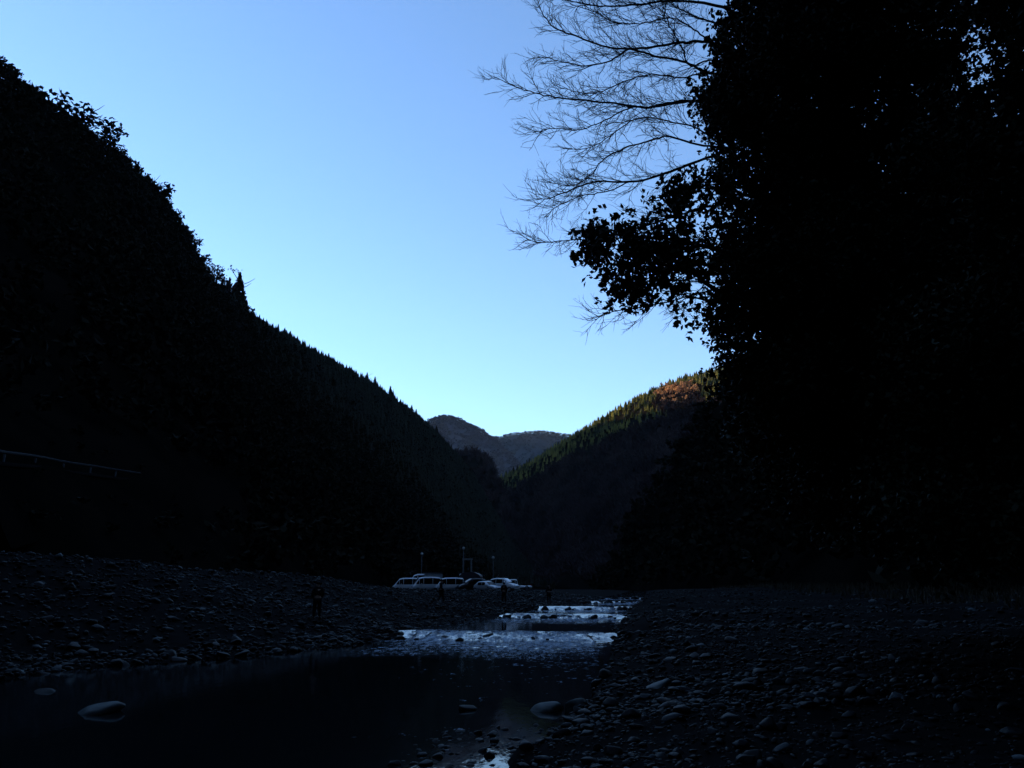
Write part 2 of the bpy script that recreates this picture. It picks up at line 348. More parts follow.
# right near hill
Rr = []
Rr.append(rib((60, -160, 3), (240, -150, 170), (360, -150, 60)))
Rr.append(rib((45, -50, 3), (200, -30, 160), (330, -20, 60)))
Rr.append(rib((38, 15, 2.8), (170, 60, 150), (300, 60, 60)))
for fx, fy, fd, rx, ry, rd in [(1200, 590, 48, 1300, 70, 170), (1024, 592, 62, 1050, 140, 200), (900, 592, 85, 930, 230, 225), (800, 591, 110, 840, 310, 250), (740, 590, 140, 770, 372, 265),
                               (700, 590, 175, 722, 410, 280), (672, 590, 210, 690, 456, 295), (650, 590, 240, 664, 490, 305), (630, 590, 270, 640, 528, 315), (612, 590, 300, 620, 570, 325), (596, 592, 320, 600, 592, 335)]:
    r = at(rx, ry, rd); k = at(rx, 588, rd*1.5); k[0] += 80
    Rr.append(rib(at(fx, fy, fd), r, k, sag=.01*rd))
GR = loft('right_hill', Rr, 180, 60, M['floor'], (6, 35), 33, 4/6)
# bare spur beyond the left mountain
Sr = []
for rx, ry, rd in [(400, 500, 1100), (435, 468, 1080), (455, 458, 1060), (475, 455, 1050), (486, 461, 1040), (493, 474, 1030), (500, 492, 1020), (512, 520, 1000), (530, 560, 980)]:
    r = at(rx, ry, rd); Sr.append(rib(at(rx+25, 588, rd*.86), r, at(rx-10, 588, rd*1.25), 3))
GS = loft('bare_spur', Sr, 60, 30, M['floor'], (6, 40), 41, 4/6)
# far mountains
def far(name, pts, D, seed, m, amp):
    A = []
    for rx, ry in pts:
        A.append(rib(at(rx, 588, D*.72), at(rx, ry, D), at(rx, 588, D*1.3), D*.01))
    return loft(name, A, 260, 50, m, amp, seed, 4/6)
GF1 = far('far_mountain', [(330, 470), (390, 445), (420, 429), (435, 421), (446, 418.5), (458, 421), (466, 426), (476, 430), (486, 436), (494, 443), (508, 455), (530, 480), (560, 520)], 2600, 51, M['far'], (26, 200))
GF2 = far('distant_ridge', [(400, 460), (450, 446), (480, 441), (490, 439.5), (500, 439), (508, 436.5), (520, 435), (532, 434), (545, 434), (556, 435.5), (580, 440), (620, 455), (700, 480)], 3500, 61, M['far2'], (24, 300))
# ridge added out of sight behind the left mountain to block the low sun
Br = []
MASS = [(-900, -30, 500), (-500, -20, 620), (-250, 20, 760), (-100, 60, 900), (0, 125, 1000), (100, 200, 1100), (180, 280, 1200), (250, 338, 1300), (330, 385, 1400), (400, 430, 1500), (450, 470, 1600), (480, 500, 1700)]
for rx, ry, rd in MASS:
    r = at(rx, ry, rd); Br.append(rib(at(rx, 588, rd*.72), r, at(rx-30, 588, rd*1.3), 0))
loft('sun_block_ridge', Br, 140, 30, M['floor'], (10, 80), 71, 4/6)

Br = []  # second unseen ridge, added to keep the sun off the far mountains
for rx, ry, rd in [(60, 420, 2500), (110, 290, 2700), (200, 310, 2900), (300, 365, 3200), (360, 400, 3500), (400, 430, 3900), (430, 462, 4300)]:
    r = at(rx, ry, rd); Br.append(rib(at(rx, 588, rd*.8), r, at(rx-30, 588, rd*1.25), 0))
loft('far_sun_block_ridge', Br, 90, 24, M['floor'], (20, 160), 77, 4/6)
# unseen walls added behind and beside the camera to block part of the sky
for nm_, a0, a1, rf, rr_, hz, sd_ in (('sky_block_behind', 95, 265, 70, 260, 330, 81), ('sky_block_left', 268, 300, 330, 560, 470, 85), ('sky_block_right', 42, 95, 260, 460, 420, 91)):
    Ar = []
    for a_ in np.linspace(a0, a1, 14):
        q_ = np.array([math.sin(R(a_)), math.cos(R(a_)), 0.]); e_ = np.array([0, 0, 1.])
        h_ = hz*(1+.12*math.sin(a_*.07+sd_))
        Ar.append(rib(q_*rf+e_*2, q_*rr_+e_*h_, q_*rr_*1.8+e_*h_*.3, 5))
    loft(nm_, Ar, 120, 30, M['floor'], (14, 60), sd_, 4/6)
# ------------------------------------------------------------------ far woods
def rot_rand(n):
    q = RNG.normal(size=(n, 4)); q /= np.linalg.norm(q, axis=1)[:, None]; a, b_, c, d = q.T
    return np.stack([np.stack([1-2*(c*c+d*d), 2*(b_*c-a*d), 2*(b_*d+a*c)], -1), np.stack([2*(b_*c+a*d), 1-2*(b_*b_+d*d), 2*(c*d-a*b_)], -1), np.stack([2*(b_*d-a*c), 2*(c*d+a*b_), 1-2*(b_*b_+c*c)], -1)], 1)
LEAF = np.array([[-.5, 0, 0], [0, -.28, .05], [.5, 0, -.04], [0, .28, .05]])
def leaf_quads(C, size):
    """C (n,3) centres, size (n,) or scalar -> verts, faces"""
    n = len(C); Rm = rot_rand(n); s = np.broadcast_to(size, (n,))
    V = np.einsum('nij,kj->nki', Rm, LEAF)*s[:, None, None]+C[:, None, :]
    return V.reshape(-1, 3), np.arange(n*4).reshape(-1, 4)
def t_conifer(nq=44, q=.16):
    """unit height, points of branch sprays on a cone"""
    h = RNG.random(nq)**.8; h = .12+.88*h; r = (1-h)*.24*(.55+.6*RNG.random(nq)); a = RNG.random(nq)*6.283
    C = np.stack([r*np.cos(a), r*np.sin(a), h-.02], -1)
    V, Fq = leaf_quads(C, q*(.35+.9*(1-h)))
    return V, Fq
def t_cone(seg=7):
    V = [];Fc = []
    for k, (z0, z1, r) in enumerate([(.1, .5, .2), (.32, .75, .155), (.55, 1.0, .10)]):
        o = len(V)
        for i in range(seg):
            a = i*6.283/seg+k; rr = r*(.75+.5*RNG.random()); V.append((rr*math.cos(a), rr*math.sin(a), z0+.06*RNG.random()))
        V.append((0, 0, z1))
        for i in range(seg): Fc.append((o+i, o+(i+1) % seg, o+seg))
    return np.array(V), np.array(Fc)
def t_broad(nq=60, q=.26, lobes=6):
    lc = np.stack([RNG.normal(0, .2, lobes), RNG.normal(0, .2, lobes), .45+.4*RNG.random(lobes)], -1)
    k = RNG.integers(0, lobes, nq); d = RNG.normal(size=(nq, 3)); d /= np.linalg.norm(d, axis=1)[:, None]
    C = lc[k]+d*(.17*RNG.random(nq)**.4)[:, None]*np.array([1, 1, .8])
    return leaf_quads(C, q*(.6+.7*RNG.random(nq)))
def t_bare(n=26):
    """bare crown: thin upward sprays"""
    V = []; Fc = []
    for i in range(n):
        a = RNG.random()*6.283; b_ = .15+.5*RNG.random(); z0 = .2+.35*RNG.random(); L = .3+.35*RNG.random()
        p0 = np.array([.05*math.cos(a), .05*math.sin(a), z0]); d = np.array([math.cos(a)*b_, math.sin(a)*b_, .9]); p1 = p0+d*L
        s = np.cross(d, RNG.normal(size=3)); s /= np.linalg.norm(s); s *= .035
        o = len(V); V += [p0-s*.4, p0+s*.4, p1+s*1.2, p1-s*.2]; Fc.append((o, o+1, o+2, o+3))
    return np.array(V), np.array(Fc)
def scatter(G, n, region=None):
    """random points on loft grid (skipping the buried foot row and the back)"""
    nu, nv = G.shape[:2]
    A = G[:-1, :-1]; e1 = G[1:, :-1]-A; e2 = G[:-1, 1:]-A; ar = np.linalg.norm(np.cross(e1, e2), axis=-1)
    v = np.linspace(0, 1, nv)[:-1][None, :]; ar = ar*((v > .15) & (v < .72))
    pr = (ar/ar.sum()).ravel(); idx = RNG.choice(len(pr), n, p=pr); i, j = np.unravel_index(idx, ar.shape)
    a, b_ = RNG.random(n)[:, None], RNG.random(n)[:, None]
    return G[i, j]+(G[i+1, j]-G[i, j])*a+(G[i, j+1]-G[i, j])*b_, j/(nv-1)
def stamp(P, H, temps, wscale=1.0):
    Vs = []; Fs = []; off = 0; k = RNG.integers(0, len(temps), len(P)); a = RNG.random(len(P))*6.283
    for t, (V, Fc) in enumerate(temps):
        s = np.where(k == t)[0]
        if not len(s): continue
        c, sn = np.cos(a[s]), np.sin(a[s]); x = V[None, :, 0]; y = V[None, :, 1]; wv = wscale*(.8+.4*RNG.random(len(s)))[:, None]
        W = np.stack([(x*c[:, None]-y*sn[:, None])*H[s][:, None]*wv, (x*sn[:, None]+y*c[:, None])*H[s][:, None]*wv, V[None, :, 2]*H[s][:, None]+0*x*c[:, None]], -1)+P[s][:, None, :]
        Vs.append(W.reshape(-1, 3)); Fs.append((Fc[None]+(np.arange(len(s))*len(V))[:, None, None]).reshape(-1, Fc.shape[1])+off); off += len(s)*len(V)
    return np.concatenate(Vs), np.concatenate(Fs)
def proj(P):
    P = np.atleast_2d(P); y = P[:, 1]*math.cos(PITCH)+(P[:, 2]-CZ)*math.sin(PITCH); z = -P[:, 1]*math.sin(PITCH)+(P[:, 2]-CZ)*math.cos(PITCH)
    return 512+F*P[:, 0]/y, 384-F*z/y
def wood(name, P, H, temps, m, ws=1.0, label=None):
    V, Fc = stamp(P, H, temps, ws); o = link(name, mesh_np(name, V, Fc, m)); tag(o, kind='stuff'); return o
TC = [t_cone() for _ in range(8)]; TB = [t_broad(46, .24) for _ in range(8)]; TBB = [t_bare() for _ in range(6)]; TQ = [t_conifer() for _ in range(6)]
P, v = scatter(GL, 60000); P = P[P[:, 1] > 20]; px, py = proj(P)
RAILX = [-60, 5, 64, 116, 163, 206, 245, 300]; RAILY = [440, 452.5, 462, 470, 477, 483, 489, 497]
P = P[(px > -120) & (px < 640) & (RNG.random(len(P)) < np.clip(P[:, 1]/700, .12, 1)) & ~((px < 250) & (py > np.interp(px, RAILX, RAILY)-1) & (py < np.interp(px, RAILX, RAILY)+42))]
ok = RNG.random(len(P)); D = P[:, 1]
P = P[D > 75]; ok = ok[D > 75]; D = P[:, 1]; con = ok < np.clip((D-380)/120, 0, .95)
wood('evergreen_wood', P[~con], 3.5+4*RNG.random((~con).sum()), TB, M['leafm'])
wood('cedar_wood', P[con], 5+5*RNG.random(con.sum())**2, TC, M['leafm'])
P, v = scatter(GL, 9000); P = P[(P[:, 1] > 30) & (P[:, 1] < 110)]; px, py = proj(P)
P = P[(px > -120) & (px < 330) & ~((py < np.interp(px, RAILX, RAILY)+14) & (py > np.interp(px, RAILX, RAILY)-3))][:2600]
wood('slope_shrubs', P-np.array([0, 0, .2]), .7+1.0*RNG.random(len(P)), TB, M['leafm'], 1.5)
P, v = scatter(GR, 3500); P = P[P[:, 1] > -20]; wood('evergreen_wood', P, 5+4*RNG.random(len(P)), TB, M['leafm'])
P, v = scatter(GM, 15000); px, py = proj(P)
ridge_py = np.interp(px, [440, 483, 505, 530, 560, 600, 648, 682, 718, 770, 860, 1000], [520, 490, 480, 468, 449, 426, 399, 385, 376, 360, 330, 290])
dd = py-ridge_py
band = np.interp(px, [480, 560, 620, 650, 690, 760], [12, 16, 22, 26, 26, 30])+4*fbm(px/25, py/25, 3, 8)
patch = (((px-678)/22)**2+((py-393+.12*(px-678))/6)**2+.7*fbm(px/9, py/5, 3, 4) < 1) | (((px-676)/13)**2+((py-403)/3.5)**2+.6*fbm(px/9, py/5, 3, 5) < 1)
below = ((px-681)/26)**2+((py-407)/12)**2 < 1
conm = (dd < band) & ~patch & ~below; vis = (px > 470) & (px < 800)
P1 = P[conm & vis]; P1 = P1[RNG.random(len(P1)) < .75]; wood('cedar_wood', P1, 5.5+6*RNG.random(len(P1))**1.5, TC, M['cedar'])
P2 = P[patch & vis]; wood('autumn_wood', P2, 5+4*RNG.random(len(P2)), TB, M['autumn'])
P3 = P[~conm & ~patch & vis]; wood('bare_wood', P3, 7+4*RNG.random(len(P3)), TBB, M['bare'], 1.3)
P, v = scatter(GS, 1200); wood('bare_wood', P, 8+5*RNG.random(len(P)), TBB, M['bare'], 1.3)
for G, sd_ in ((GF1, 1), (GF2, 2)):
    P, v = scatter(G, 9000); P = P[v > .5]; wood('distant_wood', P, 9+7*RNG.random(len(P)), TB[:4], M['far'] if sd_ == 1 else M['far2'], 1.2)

# ------------------------------------------------------------------ trees of the skylines (each a thing)
def hill_tree(name, H, kind, q):
    t = empty(name, (0, 0, 0))
    tr = [(np.array([[0, 0, -1], [0, 0, H*.35], [.03*H, 0, H*.7], [0, .02*H, H*.95]]), np.array([.022, .018, .01, .004])*H)]
    for i in range(7):
        a = random.random()*6.28; z = H*(.3+.08*i); L = H*random.uniform(.16, .3)
        tr.append((np.array([[0, 0, z], [math.cos(a)*L*.6, math.sin(a)*L*.6, z+L*.35], [math.cos(a)*L, math.sin(a)*L, z+L*.7]]), np.array([.009, .006, .003])*H))
    link('trunk', tubes('trunk', tr, M['bark'], 5), t)
    if kind == 'broad': V, Fc = t_broad(420, q, 13)
    elif kind == 'pine':
        V, Fc = t_broad(520, .085, 11); V = V*np.array([1.3, 1.3, 1])
    elif kind == 'conifer': V, Fc = t_conifer(520, .17)
    else: V, Fc = t_bare(60)
    link('crown', mesh_np('crown', V*H, Fc, M['leafm'] if kind != 'bare' else M['bare']), t)
    return t
def ground_on(G, px0, D0):
    """nearest loft point below pixel column at around the ridge"""
    nv = G.shape[1]; j = int(round((nv-1)*4/6)); row = G[:, j]; pxs, _ = proj(row); i = int(np.argmin(np.abs(pxs-px0)+np.where(row[:, 1] < 10, 1e6, 0)))
    return row[i]
sp = {}
def place_hill_tree(kind, G, px0, hp, label, group=None, dy=0, q=.07):
    """hp: wanted height in pixels of the tree above the ridge"""
    g_ = ground_on(G, px0, 0); D_ = g_[1]; p_ = at(px0, proj(g_)[1][0]+dy, D_); H = hp*D_/F*1.05
    key = (kind, random.randrange(3))
    nm = {'broad': 'evergreen_tree', 'pine': 'pine_tree', 'conifer': 'cedar_tree', 'bare': 'bare_tree'}[kind]
    if key not in sp:
        t = hill_tree(nm, 10.0, kind, q); sp[key] = t
    else: t = copy_tree(sp[key])
    t.location = p_; t.scale = (H/10,)*3; t.rotation_euler.z = random.random()*6.28
    tag(t, label, {'broad': 'tree', 'pine': 'tree', 'conifer': 'conifer', 'bare': 'bare tree'}[kind], group)
    return t
L_ = 'left mountain'
place_hill_tree('pine', GL, 84, 60, 'open airy pine standing clear of the left skyline, sky showing between its boughs')
place_hill_tree('pine', GL, 99, 34, 'low ragged tree just downhill of the open airy pine on the left skyline')
place_hill_tree('bare', GL, 40, 26, 'thin pale bare tree near the top of the left mountain skyline')
place_hill_tree('pine', GL, 150, 38, 'ragged tree leaning out over the steep shoulder of the left skyline')
place_hill_tree('pine', GL, 182, 32, 'small flat-topped tree jutting from the steep part of the left skyline')
place_hill_tree('broad', GL, 207, 40, 'rounded tree left of the tall spire-like conifer on the left skyline')
place_hill_tree('conifer', GL, 236, 52, 'tall spire-like conifer standing alone halfway down the left skyline')
place_hill_tree('broad', GL, 223, 30, 'small bushy tree touching the tall spire-like conifer on its left side')
place_hill_tree('bare', GL, 224, 30, 'leafless tree between the rounded tree and the tall spire-like conifer')
for x_ in [-6, 3, 10, 17, 24, 31, 47, 56, 64, 72, 106, 114, 121, 128, 134, 140, 146, 158, 163, 168, 173, 177, 187, 191, 195, 199, 213, 229]:
    place_hill_tree(random.choice(['broad', 'broad', 'pine']), GL, x_, random.uniform(19, 28), 'dark broad-crowned evergreen in the upper skyline row of the left mountain', 'evergreens along the upper left skyline')
x_ = 243.0
while x_ < 492:
    place_hill_tree('conifer', GL, x_, random.triangular(8, 21, 11), 'small pointed conifer in the lower skyline row of the left mountain', 'conifers along the lower left skyline')
    x_ += random.uniform(2.6, 5.0)
x_ = 506.0
while x_ < 716:
    place_hill_tree('conifer', GM, x_, random.uniform(6.5, 10), 'pointed conifer in the skyline row of the sunlit right mountain', 'conifers along the sunlit right skyline')
    x_ += random.uniform(2.4, 4.2)

# ------------------------------------------------------------------ road bench and guardrail on the left slope
rail_px = [(-30, 447), (5, 452.5), (36, 456.5), (64, 462), (91, 466), (116, 470), (140, 473.5), (163, 477), (185, 480), (206, 483), (226, 486), (245, 489)]
gq = GL.reshape(-1, 3); gq = gq[(gq[:, 1] > 35) & (gq[:, 1] < 260)]; gx_, gy_ = proj(gq); rd_ = []
for x, y in rail_px:
    kk_ = np.argsort(np.hypot(gx_-x, gy_-y))[:6]; rd_.append(float(np.median(gq[kk_, 1])))
rd_ = np.polyval(np.polyfit([p_[0] for p_ in rail_px], rd_, 1), [p_[0] for p_ in rail_px])-3.5
rail_pts = [at(x, y, d_) for (x, y), d_ in zip(rail_px, rd_)]; rail_px = rail_px[:7]; rail_pts = rail_pts[:7]
base = [q_ - np.array([0, 0, .8]) for q_ in rail_pts]
bank = []
bs = spline(np.array(base), 60); T = np.gradient(bs, axis=0); N_ = np.stack([-T[:, 1], T[:, 0], 0*T[:, 0]], -1); N_ /= np.linalg.norm(N_, axis=1)[:, None]
if N_[0][0] > 0: N_ = -N_
rv = []
for i in range(60):
    o_ = bs[i]; n_ = N_[i]
    rv += [o_-n_*.42+np.array([0, 0, -.35]), o_-n_*.40+np.array([0, 0, -.02]), o_+n_*5+np.array([0, 0, -.02]), o_+n_*5.4+np.array([0, 0, -5])]
ev = []
for i in range(60):
    o_ = bs[i]; n_ = N_[i]
    for t_ in np.linspace(0, 1, 6): ev.append(o_-n_*(.42+t_*3.2)+np.array([0, 0, -.5-t_*6+.15*float(fbm(o_[1]*.5, t_*4, 3, 6))]))
o = link('road_embankment', mesh_np('road_embankment', ev, grid_faces(60, 6), M['floor'], True)); tag(o, kind='structure')
o = link('road', mesh_np('road', rv, grid_faces(60, 4), M['asph'])); tag(o, kind='structure')
gr = empty('guardrail', tuple(base[1])); tag(gr, 'pale steel guardrail with short posts along the mountain road at left', 'guardrail')
bc = base[1]
for P_ in base:
    bm = bmesh.new(); bx(bm, Vector(P_-bc)+Vector((0, 0, .32)), (.14, .14, .68)); bm_obj('post', bm, M['galv'], gr)
rs = spline(np.array(rail_pts), 60); V = []
for i in range(60):
    n_ = N_[i]*-1
    for dz, dn in ((.16, .0), (.10, .06), (.05, .02), (0, .06), (-.07, .0), (-.07, -.03), (.16, -.03)):
        V.append(rs[i]-bc+n_*(dn+.09)+np.array([0, 0, dz-.02]))
Fc = []
for i in range(59):
    for j in range(7): Fc.append((i*7+j, i*7+(j+1) % 7, (i+1)*7+(j+1) % 7, (i+1)*7+j))
link('rail', mesh_np('rail', V, Fc, M['rail']), gr)

# ------------------------------------------------------------------ stones
def ico(sub, seed, amp=.25):
    bm = bmesh.new(); bmesh.ops.create_icosphere(bm, subdivisions=sub, radius=1)
    V = np.array([v.co[:] for v in bm.verts]); Fq = np.array([[v.index for v in f.verts] for f in bm.faces]); bm.free()
    rg = np.random.default_rng(seed)
    for k in range(22):   # a few flattened facets
        d = rg.normal(size=3); d /= np.linalg.norm(d); c = .42+.36*rg.random(); s = V@d; V = V-np.outer(np.clip(s-c, 0, None)*.85, d)
    V *= (1+amp*.5*np.sin(V[:, [1]]*2.1+seed)*np.cos(V[:, [0]]*1.7+seed*2))
    return V, Fq
S3 = [ico(3, 100+i, .4) for i in range(8)]; S2 = [ico(2, 200+i) for i in range(8)]; S1 = [ico(2, 300+i) for i in range(4)]
S0 = [ico(1, 400+i, .4) for i in range(8)]
cand = []
def add_zone(n, fx, fy, smin, smax, side, pw=2.6):
    for _ in range(n):
        y = fy(); x = fx(y); u = random.random(); s = smin*(1-u*(1-(smin/smax)**pw))**(-1/pw)
        cand.append((x, y, s, side))
def rx(y): return float(ip(y, RE))+abs(random.gauss(0, 1))*(1.5+y*.30)-.15
def lx(y):
    le = float(ip(y, LE)); return le+.1-random.random()*(float(np.interp(y, [c[0] for c in CREST], [c[1] for c in CREST]))+.6)
add_zone(5200, rx, lambda: 5.2+9*random.random()**1.2, .022, .20, 'right', 2.2)
add_zone(6500, rx, lambda: 12+24*random.random()**1.2, .045, .26, 'right', 2.4)
add_zone(5000, rx, lambda: 32+100*random.random()**1.5, .09, .36, 'right')
add_zone(11000, lx, lambda: 22+80*random.random()**1.3, .08, .34, 'left', 2.3)
# foot-of-bank rubble on the left
add_zone(800, lambda y: float(ip(y, LE))+.3-random.random()*2.5, lambda: 18+25*random.random(), .10, .34, 'left', 2.2)
add_zone(420, lambda y: float(ip(y, RE))+.3-random.random()**1.3*2.2, lambda: 9.2+5*random.random()**1.3, .04, .15, 'ford', 1.8)
C_ = np.array([(a, b_, c) for a, b_, c, _ in cand]); side = np.array([d for *_, d in cand])
zg = height(C_[:, 0], C_[:, 1]); zg[side == 'ford'] = -.02
P_ = np.stack([C_[:, 0], C_[:, 1], zg], -1); px, py = proj(P_); psz = C_[:, 2]/C_[:, 1]
inv = (px > -60) & (px < 1090) & (py < 800)
ordr = np.argsort(-psz*inv); big = ordr[:280]; rest = np.ones(len(C_), bool); rest[big] = False; rest &= inv
def stamp_stones(idx, temps):
    Vs = []; Fs = []; off = 0; k = RNG.integers(0, len(temps), len(idx))
    for t, (V, Fc) in enumerate(temps):
        s = idx[k == t]
        if not len(s): continue
        n = len(s); a = RNG.random(n)*6.283; sc = C_[s, 2][:, None]*np.stack([.8+.6*RNG.random(n), .65+.4*RNG.random(n), .35+.4*RNG.random(n)], -1)
        W = V[None]*sc[:, None, :]; tl = RNG.normal(0, .25, n); c, s_ = np.cos(tl)[:, None], np.sin(tl)[:, None]
        W = np.stack([W[..., 0]*c-W[..., 2]*s_, W[..., 1], W[..., 0]*s_+W[..., 2]*c], -1)
        c, s_ = np.cos(a)[:, None], np.sin(a)[:, None]; W = np.stack([W[..., 0]*c-W[..., 1]*s_, W[..., 0]*s_+W[..., 1]*c, W[..., 2]], -1)
        W += P_[s][:, None, :]+np.array([0, 0, 1])*(C_[s, 2]*.12)[:, None, None]
        Vs.append(W.reshape(-1, 3)); Fs.append((Fc[None]+(np.arange(n)*len(V))[:, None, None]).reshape(-1, 3)+off); off += n*len(V)
    return np.concatenate(Vs), np.concatenate(Fs)
near = np.where(rest & (C_[:, 1] < 16))[0]; farr = np.where(rest & (C_[:, 1] >= 16))[0]
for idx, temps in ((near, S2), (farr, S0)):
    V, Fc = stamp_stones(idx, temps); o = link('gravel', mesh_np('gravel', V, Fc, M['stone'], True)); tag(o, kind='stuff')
smesh = [mesh_np('river_stone', V, Fc, M['stone'], True) for V, Fc in S3]
first = None
def stone(loc, s, label, group, flat=.55, rz=None, tilt=(0, 0), k=None, name='river_stone', cat='stone'):
    me = smesh[random.randrange(8) if k is None else k]
    o = link(name, me); o.location = loc; o.scale = s
    o.rotation_euler = (tilt[0], tilt[1], random.random()*6.28 if rz is None else rz); tag(o, label, cat, group); return o
for i in big:
    s = C_[i, 2]; rt = side[i] != 'left'
    if rt: lb, gp_ = 'grey rounded cobble lying among others on the gravel bank at right', 'cobbles on the right gravel bank'
    else: lb, gp_ = 'angular grey rock lying among others on the rubble bank at left', 'rocks on the left rubble bank'
    stone((P_[i][0], P_[i][1], P_[i][2]+s*.15), (s*random.uniform(.9, 1.4), s*random.uniform(.7, 1.0), s*random.uniform(.4, .7)), lb, gp_, tilt=(random.gauss(0, .2), random.gauss(0, .2)))
# distinct boulders
M['darkrock'] = mat('dark_wet_rock', (.006, .007, .007), .6, .1, noise=(2.5, (.011, .013, .013), .15), bump=(5, .5))
M['wetrock'] = mat('pale_wet_rock', (.042, .056, .056), .6, .2, noise=(2.5, (.016, .021, .021), .15), bump=(5, .5))
def boulder(px0, py0, z, w_px, h_px, label, rz=0, tilt=0, k=0, dep=.7, pale=False):
    t = (py0-588)/F; D0 = None
    # distance at which the ray through (px0,py0) meets height z
    lo, hi = 3., 200.
    for _ in range(50):
        mid = (lo+hi)/2
        if at(px0, py0, mid)[2] > z: lo = mid
        else: hi = mid
    p_ = at(px0, py0, lo); hw = w_px/2*lo/F; hh_ = h_px*.5*lo/F; hw *= .8
    o = stone((p_[0], p_[1]+hw*dep, z+hh_*.1), (hw, hw*dep, hh_), label, None, rz=rz, tilt=(0, tilt), k=k, name='boulder', cat='boulder')
    o.material_slots[0].link = 'OBJECT'; o.material_slots[0].material = M['darkrock']
    if pale: o.material_slots[0].link = 'OBJECT'; o.material_slots[0].material = M['wetrock']
    return o
boulder(84, 716, .0, 74, 19, 'pale flat-backed boulder breaking the dark pool at far left', .1, -.14, 5, .8, True)
boulder(40, 694, -.02, 44, 9, 'broad dark boulder at the water edge behind the pale boulder of the pool', .1, .1, 2)
boulder(15, 668, .0, 60, 14, 'long low slab at the water edge at the left border', 0, 0, 3)
boulder(468, 712, -.02, 34, 14, 'small dark boulder in the stream at the end of the small riffle', 0, .1, 4)
boulder(545, 714, -.02, 56, 20, 'long grey boulder in the shallows where the gravel bank starts', 0, -.1, 5, .7, True)
boulder(580, 710, .05, 50, 26, 'humped grey boulder between the shallows and the gravel bank', .3, -.2, 6, .7, True)
boulder(612, 735, .2, 46, 22, 'sloping grey slab lying on the bank edge below the humped boulder', .2, -.35, 7, .7, True)
boulder(665, 764, .4, 44, 22, 'rounded grey boulder cut by the lower edge of the photo', .2, .1, 0)
boulder(600, 700, .1, 26, 14, 'small pale boulder right behind the humped one', .2, .1, 2)
boulder(660, 690, .4, 56, 14, 'long flat tilted slab lying across the gravel bank', .2, -.25, 3, .7, True)
boulder(755, 762, .5, 40, 20, 'broad grey boulder standing higher than the cobbles at lower right', .2, -.1, 5)
# weir stones : dark rocks breaking the white water of each step
n_w = ['nearest', 'second', 'third', 'fourth', 'farthest']
for wi, (yw, L, s_, j) in enumerate(WEIRS):
    a, b_ = float(ip(yw, LE)), float(ip(yw, RE)); x_ = a+.2; lz = float(ip(yw-2, LV))
    while x_ < b_:
        sz = random.choice([.14, .18, .24, .32, .42])*(1+(yw-37)*.008)*random.uniform(.8, 1.2)
        stone((x_, yw-.6+random.gauss(0, .6), lz+.05), (sz, sz*.7, sz*random.uniform(.45, .75)), 'dark wet rock breaking the white water of the %s weir' % n_w[wi], 'rocks of the %s weir' % n_w[wi], name='weir_rock', cat='rock')
        x_ += random.choice([.22, .3, .45, .8])

